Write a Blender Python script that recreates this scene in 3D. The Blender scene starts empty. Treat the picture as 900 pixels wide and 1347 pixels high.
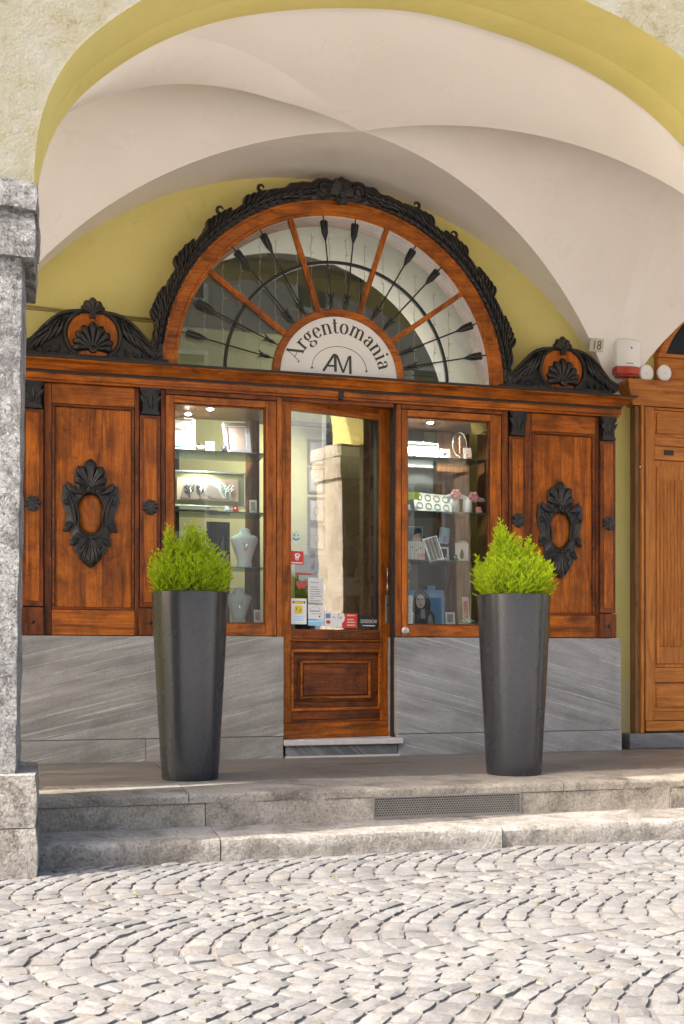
import bpy, bmesh, math, random
from mathutils import Vector, Matrix, noise
PI = math.pi
R = math.radians
random.seed(7)
scene = bpy.context.scene
COL = scene.collection

# ------------------------------------------------------------------ camera
cam = bpy.data.cameras.new("camera")
co = bpy.data.objects.new("camera", cam)
COL.objects.link(co)
co.location = (0, 0, 0.915)
co.rotation_euler = (R(90), 0, R(-14.763))
cam.sensor_fit = 'HORIZONTAL'
cam.sensor_width = 36
cam.lens = 36 * 1423 / 900
cam.shift_y = 0.214
cam.clip_start = 0.05
cam.clip_end = 400
scene.camera = co

# ------------------------------------------------------------------ world, sun, exposure
SUN_AZ, SUN_EL = 10.5, 40.0          # light runs along the street, slightly into the arcade
w = bpy.data.worlds.new("World")
scene.world = w
w.use_nodes = True
nt = w.node_tree
nt.nodes.clear()
sky = nt.nodes.new("ShaderNodeTexSky")
sky.sky_type = 'NISHITA'
sky.sun_disc = False
sky.sun_elevation = R(SUN_EL)
sky.sun_rotation = R(270 - SUN_AZ)
sky.air_density = 1.0
sky.dust_density = 5.0
sky.ozone_density = 0.6
bg = nt.nodes.new("ShaderNodeBackground")
bg.inputs[1].default_value = 0.15
wo = nt.nodes.new("ShaderNodeOutputWorld")
nt.links.new(sky.outputs[0], bg.inputs[0])
nt.links.new(bg.outputs[0], wo.inputs[0])
sl = bpy.data.lights.new("sun", 'SUN')
sl.energy = 2.0
sl.angle = R(0.6)
sl.color = (1, 0.965, 0.92)
so = bpy.data.objects.new("sun", sl)
COL.objects.link(so)
sd = Vector((math.cos(R(SUN_EL)) * math.cos(R(SUN_AZ)), math.cos(R(SUN_EL)) * math.sin(R(SUN_AZ)), -math.sin(R(SUN_EL))))
so.rotation_euler = sd.to_track_quat('-Z', 'Y').to_euler()
so.location = (-8, -2, 9)
scene.view_settings.view_transform = 'Standard'
scene.view_settings.look = 'None'
scene.view_settings.gamma = 1
scene.view_settings.exposure = 2.48
scene.cycles.max_bounces = 10
scene.cycles.diffuse_bounces = 6
scene.cycles.transparent_max_bounces = 24
scene.cycles.caustics_reflective = False
scene.cycles.caustics_refractive = False

# ------------------------------------------------------------------ materials
class NT:
    def __init__(s, name):
        s.m = bpy.data.materials.new(name)
        s.m.use_nodes = True
        s.t = s.m.node_tree
        s.b = s.t.nodes["Principled BSDF"]
        s.out = s.t.nodes["Material Output"]
    def n(s, typ, **kw):
        nd = s.t.nodes.new(typ)
        for k, v in kw.items():
            if k in nd.inputs.keys(): s.set(nd.inputs[k], v)
            else: setattr(nd, k, v)
        return nd
    def set(s, inp, v):
        if isinstance(v, bpy.types.NodeSocket): s.t.links.new(v, inp)
        else: inp.default_value = v
    def P(s, **kw):
        for k, v in kw.items():
            s.set(s.b.inputs[k.replace('_', ' ')], v)
    def coord(s, scale=(1, 1, 1), rot=(0, 0, 0), rnd=True, tex=False):
        if rnd == 'world':
            v = s.n("ShaderNodeNewGeometry").outputs['Position']; rnd = False
        else:
            v = s.n("ShaderNodeTexCoord").outputs['Object']
        if rnd:
            oi = s.n("ShaderNodeObjectInfo")
            mu = s.n("ShaderNodeMath", operation='MULTIPLY')
            s.set(mu.inputs[0], oi.outputs['Random']); mu.inputs[1].default_value = 37.0
            ad = s.n("ShaderNodeVectorMath", operation='ADD')
            s.set(ad.inputs[0], v); s.set(ad.inputs[1], mu.outputs[0])
            v = ad.outputs[0]
        mp = s.n("ShaderNodeMapping")
        s.set(mp.inputs['Vector'], v)
        if tex: mp.vector_type = 'TEXTURE'; scale = tuple(1 / q for q in scale)
        mp.inputs['Scale'].default_value = scale
        mp.inputs['Rotation'].default_value = rot
        return mp.outputs[0]
    def noise(s, vec, scale, detail=6, rough=0.6, dist=0.0):
        nd = s.n("ShaderNodeTexNoise", Scale=scale, Detail=detail, Roughness=rough, Distortion=dist)
        s.set(nd.inputs['Vector'], vec)
        return nd.outputs['Fac']
    def ramp(s, fac, stops):
        nd = s.n("ShaderNodeValToRGB")
        cr = nd.color_ramp
        while len(cr.elements) < len(stops): cr.elements.new(0.5)
        for e, (p, c) in zip(cr.elements, stops):
            e.position = p
            e.color = (c[0], c[1], c[2], 1) if not isinstance(c, (int, float)) else (c, c, c, 1)
        s.set(nd.inputs[0], fac)
        return nd.outputs[0]
    def mix(s, fac, a, b, mode='MIX'):
        nd = s.n("ShaderNodeMix", data_type='RGBA', blend_type=mode)
        s.set(nd.inputs[0], fac)
        for i, v in ((6, a), (7, b)):
            if isinstance(v, tuple): v = (v[0], v[1], v[2], 1)
            s.set(nd.inputs[i], v)
        return nd.outputs[2]
    def bump(s, h, strength, dist=0.01, normal=None):
        nd = s.n("ShaderNodeBump", Strength=strength, Distance=dist)
        s.set(nd.inputs['Height'], h)
        if normal is not None: s.set(nd.inputs['Normal'], normal)
        return nd.outputs[0]
    def math(s, op, a, b=0.0):
        nd = s.n("ShaderNodeMath", operation=op)
        s.set(nd.inputs[0], a); s.set(nd.inputs[1], b)
        return nd.outputs[0]

def plain(name, col, rough=0.5, metal=0.0, bump=0.0, bscale=80, spec=0.5, var=0.0):
    k = NT(name)
    k.P(Base_Color=(col[0], col[1], col[2], 1), Roughness=rough, Metallic=metal)
    k.b.inputs['Specular IOR Level'].default_value = spec
    v = k.coord()
    nz = k.noise(v, bscale * 0.3, 5)
    if var:
        k.P(Base_Color=k.mix(nz, tuple(c * (1 - var) for c in col), tuple(min(1, c * (1 + var)) for c in col)))
    if bump: k.P(Normal=k.bump(k.noise(v, bscale, 5), bump, 0.004))
    return k.m

def wood(name, light, mid, dark, axis='z', rough=0.36, stain=0.5, grain=1.0, spec=0.25):
    k = NT(name)
    sc = {'z': (9, 9, 0.9), 'x': (0.9, 9, 9)}[axis]
    v = k.coord(sc)
    v2 = k.coord((1, 1, 1) if axis == 'x' else (1, 1, 1))
    fine = k.coord({'z': (60, 60, 2.2), 'x': (2.2, 60, 60)}[axis])
    g = k.noise(v, 2.2, 8, 0.62, 1.3)
    c = k.ramp(g, [(0.28, dark), (0.44, mid), (0.58, light), (0.75, mid)])
    fg = k.noise(fine, 1.4, 4, 0.7)
    c = k.mix(k.math('MULTIPLY', k.ramp(fg, [(0.35, 1.0), (0.55, 0.0)]), 0.55 * grain), c, tuple(x * 0.45 for x in mid))
    st = k.ramp(k.noise(v2, 3.1, 6, 0.72, 0.6), [(0.42, 0.0), (0.62, 1.0)])
    c = k.mix(k.math('MULTIPLY', st, stain), c, dark)
    st2 = k.ramp(k.noise(v2, 17, 5, 0.75, 1.5), [(0.56, 0.0), (0.68, 1.0)])
    c = k.mix(k.math('MULTIPLY', st2, stain * 0.8), c, tuple(x * 0.35 for x in dark))
    # worm holes and nicks
    vo = k.n("ShaderNodeTexVoronoi", Scale=38.0)
    k.set(vo.inputs['Vector'], v2)
    holes = k.ramp(vo.outputs['Distance'], [(0.05, 1.0), (0.09, 0.0)])
    c = k.mix(k.math('MULTIPLY', holes, 0.8), c, (0.012, 0.007, 0.004))
    k.P(Base_Color=c, Roughness=k.math('ADD', k.math('MULTIPLY', g, 0.25), rough - 0.1))
    k.b.inputs['Specular IOR Level'].default_value = spec
    b = k.bump(fg, 0.25, 0.0015)
    b = k.bump(k.math('ADD', g, k.math('MULTIPLY', k.noise(v2, 60, 5), 0.5)), 0.4, 0.003, b)
    k.P(Normal=b)
    return k.m

LGT, MID, DRK = (0.52, 0.145, 0.013), (0.36, 0.092, 0.009), (0.075, 0.022, 0.006)
M = {}
M['woodV'] = wood("old_orange_wood_vertical", LGT, MID, DRK, 'z', stain=0.62)
M['woodH'] = wood("old_orange_wood_horizontal", LGT, MID, DRK, 'x', stain=0.62)
M['woodVd'] = wood("old_brown_wood_vertical", (0.27, 0.07, 0.013), (0.16, 0.042, 0.01), (0.035, 0.013, 0.007), 'z', stain=0.75)
M['woodHd'] = wood("old_brown_wood_horizontal", (0.27, 0.07, 0.013), (0.16, 0.042, 0.01), (0.035, 0.013, 0.007), 'x', stain=0.75)
M['pineV'] = wood("honey_wood_vertical", (0.53, 0.195, 0.034), (0.43, 0.145, 0.024), (0.22, 0.065, 0.012), 'z', stain=0.2, rough=0.45)
M['pineH'] = wood("honey_wood_horizontal", (0.53, 0.195, 0.034), (0.43, 0.145, 0.024), (0.22, 0.065, 0.012), 'x', stain=0.2, rough=0.45)
M['wood_dk'] = wood("dark_room_wood", (0.08, 0.05, 0.03), (0.05, 0.03, 0.018), (0.015, 0.01, 0.006), 'z', stain=0.3)
M['wood_br'] = wood("inner_brown_wood", (0.3, 0.15, 0.06), (0.22, 0.1, 0.04), (0.1, 0.05, 0.02), 'z', stain=0.2)
def carved_mat():
    k = NT("black_carved_wood")
    v = k.coord()
    a = k.noise(v, 22, 7, 0.7, 0.8)
    c = k.ramp(a, [(0.35, (0.008, 0.0075, 0.007)), (0.55, (0.018, 0.015, 0.013)), (0.66, (0.055, 0.040, 0.030)), (0.74, (0.12, 0.105, 0.085))])
    k.P(Base_Color=c, Roughness=k.math('ADD', k.math('MULTIPLY', a, 0.4), 0.16))
    k.b.inputs['Specular IOR Level'].default_value = 0.45
    k.P(Normal=k.bump(k.noise(v, 120, 6, .7), 0.6, 0.004))
    return k.m
M['carved_old'] = plain("black_carved_wood", (0.015, 0.0135, 0.0125), 0.33, bump=0.5, bscale=150, var=0.45, spec=0.4)
M['carved'] = carved_mat()
M['groove'] = plain("black_recess_wood", (0.014, 0.010, 0.008), 0.6, bump=0.3, bscale=90)
M['iron'] = plain("black_wrought_iron", (0.018, 0.017, 0.017), 0.45, 0.3, bump=0.4, bscale=200)

def plaster(name, col, col2, bs=0.15, rough=0.9, fine=60, big=1.2, stain=None):
    k = NT(name)
    v = k.coord(rnd=False)
    a = k.noise(v, big, 7, 0.6, 0.4)
    c = k.mix(k.ramp(a, [(0.35, 0.0), (0.65, 1.0)]), col, col2)
    if stain:
        c = k.mix(k.math('MULTIPLY', k.ramp(k.noise(v, big * 3.3, 8, 0.7, 1.0), [(0.58, 0.0), (0.72, 1.0)]), stain[1]), c, stain[0])
    vo = k.n("ShaderNodeTexVoronoi", Scale=1.1, feature='DISTANCE_TO_EDGE')
    wv = k.n("ShaderNodeVectorMath", operation='ADD'); k.set(wv.inputs[0], v)
    nn = k.n("ShaderNodeTexNoise", Scale=3.0, Detail=6.0); k.set(nn.inputs['Vector'], v); k.set(wv.inputs[1], nn.outputs['Color'])
    k.set(vo.inputs['Vector'], wv.outputs[0])
    crk = k.math('MULTIPLY', k.ramp(vo.outputs['Distance'], [(0.0, 1.0), (0.006, 0.0)]), k.ramp(k.noise(v, 1.7, 3), [(0.52, 0.0), (0.62, 1.0)]))
    c = k.mix(k.math('MULTIPLY', crk, 0.18), c, tuple(x * 0.5 for x in col))
    k.P(Base_Color=c, Roughness=rough)
    k.b.inputs['Specular IOR Level'].default_value = 0.25
    b = k.bump(k.noise(v, 4, 4), 0.25, 0.02)
    k.P(Normal=k.bump(k.noise(v, fine, 7, 0.65), bs, 0.006, b))
    return k.m
M['vault'] = plaster("pinkish_white_vault_plaster", (0.79, 0.735, 0.675), (0.83, 0.785, 0.73), 0.15, stain=((0.70, 0.635, 0.565), 0.45))
M['yellow'] = plaster("mustard_yellow_plaster", (0.56, 0.485, 0.155), (0.62, 0.54, 0.20), 0.2, stain=((0.46, 0.385, 0.125), 0.45))
M['dado'] = plaster("pale_yellow_dado_plaster", (0.56, 0.48, 0.22), (0.62, 0.54, 0.28), 0.2, stain=((0.4, 0.36, 0.2), 0.5))
M['green'] = plaster("shop_green_wall_paint", (0.31, 0.31, 0.16), (0.35, 0.35, 0.19), 0.05)
M['white_in'] = plaster("white_inner_reveal_plaster", (0.78, 0.77, 0.73), (0.72, 0.71, 0.68), 0.1)
M['grey_in'] = plaster("grey_room_plaster", (0.30, 0.28, 0.22), (0.25, 0.23, 0.18), 0.1)

def rough_plaster():
    k = NT("rough_cream_render")
    v = k.coord(rnd=False)
    a = k.noise(v, 2.6, 10, 0.78, 0.25)
    c = k.ramp(a, [(0.36, (0.15, 0.125, 0.065)), (0.45, (0.27, 0.245, 0.16)), (0.62, (0.31, 0.30, 0.245)), (0.75, (0.20, 0.175, 0.125))])
    k.P(Base_Color=c, Roughness=0.95)
    k.b.inputs['Specular IOR Level'].default_value = 0.2
    h = k.noise(v, 22, 9, 0.75, 0.5)
    h2 = k.n("ShaderNodeTexVoronoi", Scale=24.0, feature='SMOOTH_F1'); k.set(h2.inputs['Vector'], v)
    b = k.bump(h, 1.0, 0.014)
    k.P(Normal=k.bump(k.noise(v, 70, 8, .75), 1.0, 0.012, k.bump(h2.outputs['Distance'], 0.4, 0.008, b)))
    return k.m
M['render'] = rough_plaster()

def stone(name, c1, c2, c3, scale=3.0, bs=0.5, bd=0.015, fine=45, rough=0.85, dist=1.2, speck=0.4, spec=0.3, rnd=True):
    k = NT(name)
    v = k.coord(rnd=rnd)
    a = k.noise(v, scale, 9, 0.66, dist)
    c = k.ramp(a, [(0.3, c3), (0.46, c1), (0.6, c2), (0.72, c1)])
    if name == 'pale_cobble_stone':
        oi = k.n("ShaderNodeObjectInfo"); ge = k.n("ShaderNodeNewGeometry")
        fr_ = k.math('FRACT', k.math('ADD', oi.outputs['Random'], ge.outputs['Random Per Island']))
        c = k.mix(1.0, c, k.ramp(fr_, [(0.0, (0.72, 0.71, 0.70)), (0.25, (0.92, 0.91, 0.90)), (0.6, (1.0, 1.0, 1.0)), (0.85, (1.12, 1.10, 1.06)), (1.0, (0.95, 0.88, 0.80))]), 'MULTIPLY')
    f = k.noise(v, fine, 7, 0.7, 0.8)
    c = k.mix(k.math('MULTIPLY', k.ramp(f, [(0.36, 1.0), (0.5, 0.0)]), speck), c, tuple(x * 0.5 for x in c3))
    c = k.mix(k.math('MULTIPLY', k.ramp(f, [(0.55, 0.0), (0.68, 1.0)]), speck), c, tuple(min(1, x * 1.35) for x in c2))
    k.P(Base_Color=c, Roughness=rough)
    k.b.inputs['Specular IOR Level'].default_value = spec
    b = k.bump(a, 0.6 * bs, bd * 2)
    k.P(Normal=k.bump(f, bs, bd, b))
    return k.m
M['pillar'] = stone("weathered_grey_pillar_stone", (0.20, 0.193, 0.183), (0.36, 0.352, 0.335), (0.075, 0.072, 0.068), 4.5, 1.0, 0.014, 62, dist=1.6, speck=0.85)
M['pillar_cream_lit'] = stone("sunlit_cream_pillar_stone", (0.42, 0.35, 0.27), (0.52, 0.45, 0.37), (0.25, 0.20, 0.15), 3.5, 1.0, 0.02, 30, dist=1.6, speck=0.4)  # cream stone lightened so the mirrored sunlit face reads bright
M['plinth'] = stone("weathered_plinth_stone", (0.22, 0.198, 0.17), (0.33, 0.305, 0.27), (0.095, 0.084, 0.072), 4, 0.9, 0.010, 60, speck=0.7)
M['riser'] = stone("tan_riser_stone", (0.235, 0.205, 0.165), (0.32, 0.285, 0.235), (0.11, 0.098, 0.082), 3, 0.7, 0.006, 75, speck=0.6)
M['kerb'] = stone("pale_kerb_stone", (0.20, 0.182, 0.155), (0.29, 0.27, 0.24), (0.10, 0.09, 0.076), 4, 0.8, 0.008, 65, speck=0.6)
M['cobble'] = stone("pale_cobble_stone", (0.138, 0.135, 0.130), (0.166, 0.163, 0.158), (0.100, 0.097, 0.092), 7, 0.6, 0.004, 80, speck=0.4, dist=0.6, rnd='world')
M['joint'] = stone("sandy_joint_grit", (0.16, 0.145, 0.13), (0.20, 0.18, 0.165), (0.09, 0.08, 0.07), 8, 0.8, 0.01, 90, speck=0.4)
M['street'] = stone("worn_street_stone", (0.44, 0.415, 0.39), (0.48, 0.455, 0.43), (0.34, 0.32, 0.30), 6, 0.7, 0.01, 50, rnd=False)
M['facade'] = stone("old_olive_grey_render", (0.45, 0.43, 0.37), (0.50, 0.48, 0.42), (0.36, 0.34, 0.29), 1.2, 0.3, 0.01, 20, rnd=False)

def floor_mat():
    k = NT("worn_portico_floor_stone")
    v = k.coord((1, 4, 4))
    a = k.noise(v, 1.6, 9, 0.65, 1.4)
    c = k.ramp(a, [(0.3, (0.075, 0.063, 0.052)), (0.5, (0.145, 0.126, 0.108)), (0.68, (0.215, 0.195, 0.172))])
    v2 = k.coord()
    f = k.noise(v2, 70, 6, 0.7)
    c = k.mix(k.math('MULTIPLY', k.ramp(f, [(0.34, 1.0), (0.48, 0.0)]), 0.4), c, (0.07, 0.06, 0.05))
    k.P(Base_Color=c, Roughness=k.math('ADD', k.math('MULTIPLY', a, 0.4), 0.28))
    b = k.bump(a, 0.5, 0.012)
    k.P(Normal=k.bump(f, 0.3, 0.003, b))
    return k.m
M['floor'] = floor_mat()

def streaked(name, ang, base=(0.265, 0.247, 0.222), lite=(0.43, 0.405, 0.37), dark=(0.095, 0.09, 0.083)):
    k = NT(name)
    v = k.coord((0.8, 1, 7), (0, R(ang), 0), rnd=True, tex=True)
    a = k.noise(v, 1.7, 9, 0.6, 0.5)
    c = k.ramp(a, [(0.28, tuple((p + q) / 2 for p, q in zip(dark, base))), (0.44, base), (0.60, tuple((p + q) / 2 for p, q in zip(lite, base))), (0.70, base)])
    v3 = k.coord((0.5, 1, 42), (0, R(ang), 0), rnd=True, tex=True)
    s2 = k.noise(v3, 1.5, 6, 0.7, 1.0)
    c = k.mix(k.math('MULTIPLY', k.ramp(s2, [(0.56, 0.0), (0.62, 1.0)]), 0.7), c, tuple(x * 1.25 for x in lite))
    v2 = k.coord(rnd=False)
    f = k.noise(v2, 42, 7, 0.7, 2.0)
    c = k.mix(k.math('MULTIPLY', k.ramp(f, [(0.38, 1.0), (0.5, 0.0)]), 0.3), c, dark)
    c = k.mix(k.math('MULTIPLY', k.ramp(k.noise(v2, 2.3, 6), [(0.5, 0.0), (0.7, 1.0)]), 0.45), c, dark)
    k.P(Base_Color=c, Roughness=0.55)
    k.b.inputs['Specular IOR Level'].default_value = 0.4
    k.P(Normal=k.bump(f, 0.35, 0.006, k.bump(a, 0.3, 0.01)))
    return k.m
M['slabL'] = streaked("grey_veined_slab_rising", -13)
M['slabR'] = streaked("grey_veined_slab_falling", 15, base=(0.265, 0.258, 0.248), lite=(0.40, 0.395, 0.385), dark=(0.10, 0.099, 0.098))
M['thr_top'] = plain("pale_threshold_marble", (0.50, 0.46, 0.43), 0.5, bump=0.4, bscale=60, var=0.25)
M['thr_side'] = streaked("dark_threshold_stone", 40, base=(0.10, 0.105, 0.105), lite=(0.26, 0.27, 0.27), dark=(0.045, 0.045, 0.045))
M['side_step'] = streaked("grey_side_step_stone", 10, base=(0.15, 0.15, 0.155), lite=(0.26, 0.26, 0.26), dark=(0.06, 0.06, 0.06))

def glass_mat(name, ior=1.5, tint=(0.96, 0.97, 0.95), add=0.0):
    k = NT(name)
    k.t.nodes.remove(k.b)
    fr = k.n("ShaderNodeFresnel", IOR=ior)
    tr = k.n("ShaderNodeBsdfTransparent"); tr.inputs[0].default_value = (*tint, 1)
    gl = k.n("ShaderNodeBsdfGlossy"); gl.inputs['Roughness'].default_value = 0.0
    mx = k.n("ShaderNodeMixShader")
    k.set(mx.inputs[0], k.math('ADD', fr.outputs[0], add)); k.set(mx.inputs[1], tr.outputs[0]); k.set(mx.inputs[2], gl.outputs[0])
    k.t.links.new(mx.outputs[0], k.out.inputs[0])
    return k.m
M['glass'] = glass_mat("clear_shop_glass")
M['glass_door'] = glass_mat("door_glass", 1.52, add=0.24)
def shelf_mat():
    k = NT("green_edged_shelf_glass"); k.t.nodes.remove(k.b)
    tr = k.n("ShaderNodeBsdfTransparent"); tr.inputs[0].default_value = (0.86, 0.95, 0.92, 1)
    d = k.n("ShaderNodeBsdfDiffuse"); d.inputs[0].default_value = (0.42, 0.55, 0.50, 1)
    gl = k.n("ShaderNodeBsdfGlossy"); gl.inputs['Roughness'].default_value = 0.05
    m1 = k.n("ShaderNodeMixShader"); m1.inputs[0].default_value = 0.22; k.set(m1.inputs[1], tr.outputs[0]); k.set(m1.inputs[2], d.outputs[0])
    fr = k.n("ShaderNodeFresnel", IOR=1.5)
    m2 = k.n("ShaderNodeMixShader"); k.set(m2.inputs[0], fr.outputs[0]); k.set(m2.inputs[1], m1.outputs[0]); k.set(m2.inputs[2], gl.outputs[0])
    k.t.links.new(m2.outputs[0], k.out.inputs[0]); return k.m
M['shelf'] = shelf_mat()
M['crystal'] = glass_mat("crystal_glass", 1.6, (0.85, 0.88, 0.88))

def emit(name, col, s):
    k = NT(name)
    k.P(Base_Color=(1, 1, 1, 1))
    k.b.inputs['Emission Color'].default_value = (*col, 1)
    k.b.inputs['Emission Strength'].default_value = s
    return k.m
M['lamp'] = emit("white_spotlight_lens", (1.0, 0.97, 0.9), 14)
M['fairy'] = plain("clear_fairy_light_wire", (0.55, 0.50, 0.38), 0.4)
M['white'] = plain("white_paint", (0.76, 0.74, 0.70), 0.4, var=0.05)
M['whitep'] = plain("white_plastic", (0.78, 0.77, 0.75), 0.35)
M['sign'] = plain("off_white_sign_board", (0.64, 0.62, 0.59), 0.55, bump=0.08, bscale=30, var=0.06)
M['ink'] = plain("dark_brown_sign_paint", (0.035, 0.028, 0.022), 0.5)
M['silver'] = plain("polished_silver", (0.78, 0.78, 0.77), 0.25, 0.9, bump=0.2, bscale=60)
M['pale'] = plain("pale_card", (0.68, 0.66, 0.62), 0.7, var=0.08)
M['grey'] = plain("mid_grey_card", (0.30, 0.29, 0.28), 0.6, var=0.15)
M['taupe'] = plain("taupe_print", (0.36, 0.28, 0.24), 0.6, var=0.1)
M['dkgrey'] = plain("dark_grey_cloth", (0.06, 0.06, 0.065), 0.7, var=0.3)
M['black'] = plain("black_gloss_print", (0.015, 0.015, 0.017), 0.35)
M['bust'] = plain("white_leatherette_bust", (0.82, 0.81, 0.80), 0.5, bump=0.1)
M['bustg'] = plain("grey_white_bust", (0.55, 0.54, 0.53), 0.55)
M['skin'] = plain("print_skin_grey", (0.55, 0.5, 0.47), 0.5)
M['blue'] = plain("print_blue", (0.10, 0.24, 0.45), 0.5, var=0.2)
M['ltblue'] = plain("print_light_blue", (0.30, 0.58, 0.78), 0.5)
M['red'] = plain("print_red", (0.62, 0.03, 0.02), 0.4)
M['redd'] = plain("dull_red_transfer", (0.40, 0.07, 0.05), 0.5)
M['pink'] = plain("pink_silk", (0.75, 0.33, 0.33), 0.6)
M['hotpink'] = plain("magenta_print", (0.5, 0.12, 0.2), 0.6)
M['lime'] = plain("lime_green_card", (0.42, 0.60, 0.06), 0.6)
M['teal'] = plain("teal_box_card", (0.02, 0.24, 0.20), 0.5)
M['yel'] = plain("bright_yellow_print", (0.80, 0.55, 0.02), 0.5)
M['mint'] = plain("pale_mint_sticker", (0.62, 0.72, 0.62), 0.5)
M['peach'] = plain("peach_print", (0.70, 0.50, 0.38), 0.6)
M['gold'] = plain("rose_gold_jewel", (0.65, 0.33, 0.2), 0.3, 0.8)
M['steel'] = plain("brushed_steel", (0.55, 0.50, 0.45), 0.35, 0.9, bump=0.2)
M['tile'] = plain("pale_stone_number_tile", (0.52, 0.48, 0.36), 0.6, bump=0.4, bscale=60, var=0.2)
M['alarm_red'] = plain("red_siren_lens", (0.42, 0.045, 0.02), 0.3)
M['dark_pane'] = plain('dark_window_glass', (0.012, 0.012, 0.012), 0.12, spec=0.25)
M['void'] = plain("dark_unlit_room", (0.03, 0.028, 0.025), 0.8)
M['moss'] = plain('dry_moss', (0.10, 0.11, 0.03), 0.9)
M['soil'] = plain("dark_potting_soil", (0.03, 0.022, 0.015), 0.95, bump=1, bscale=60)
M['grille'] = plain("perforated_metal", (0.19, 0.175, 0.155), 0.6, 0.2, bump=0.3, bscale=60, var=0.3)
M['cable'] = plain("painted_cable_olive", (0.30, 0.24, 0.07), 0.7)

def pot_mat():
    k = NT("charcoal_satin_planter")
    v = k.coord()
    a = k.noise(v, 3, 4)
    k.P(Base_Color=k.mix(a, (0.017, 0.019, 0.023), (0.026, 0.028, 0.032)), Roughness=k.math('ADD', k.math('MULTIPLY', k.noise(k.coord((1, 1, .5)), 7, 5, .6), 0.08), 0.23))
    k.b.inputs['Specular IOR Level'].default_value = 0.6
    k.P(Normal=k.bump(k.noise(v, 300, 3), 0.04, 0.001))
    return k.m
M['pot'] = pot_mat()

def leaf_mat(name, a, b, c3):
    k = NT(name)
    k.t.nodes.remove(k.b)
    v = k.coord()
    geo = k.n("ShaderNodeNewGeometry")
    r = k.n("ShaderNodeMapRange"); k.set(r.inputs[0], geo.outputs['Random Per Island'])
    c = k.mix(k.noise(v, 14, 3), a, b)
    c = k.mix(k.math('MULTIPLY', geo.outputs['Random Per Island'], 0.6), c, c3)
    d = k.n("ShaderNodeBsdfDiffuse"); k.set(d.inputs[0], c)
    t = k.n("ShaderNodeBsdfTranslucent"); k.set(t.inputs[0], c)
    m = k.n("ShaderNodeMixShader"); m.inputs[0].default_value = 0.46
    k.set(m.inputs[1], d.outputs[0]); k.set(m.inputs[2], t.outputs[0])
    k.t.links.new(m.outputs[0], k.out.inputs[0])
    return k.m
M['leaf'] = leaf_mat("lime_conifer_foliage", (0.48, 0.61, 0.02), (0.72, 0.79, 0.04), (0.26, 0.40, 0.02))
M['twig'] = plain("olive_twig", (0.16, 0.20, 0.03), 0.8)

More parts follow.
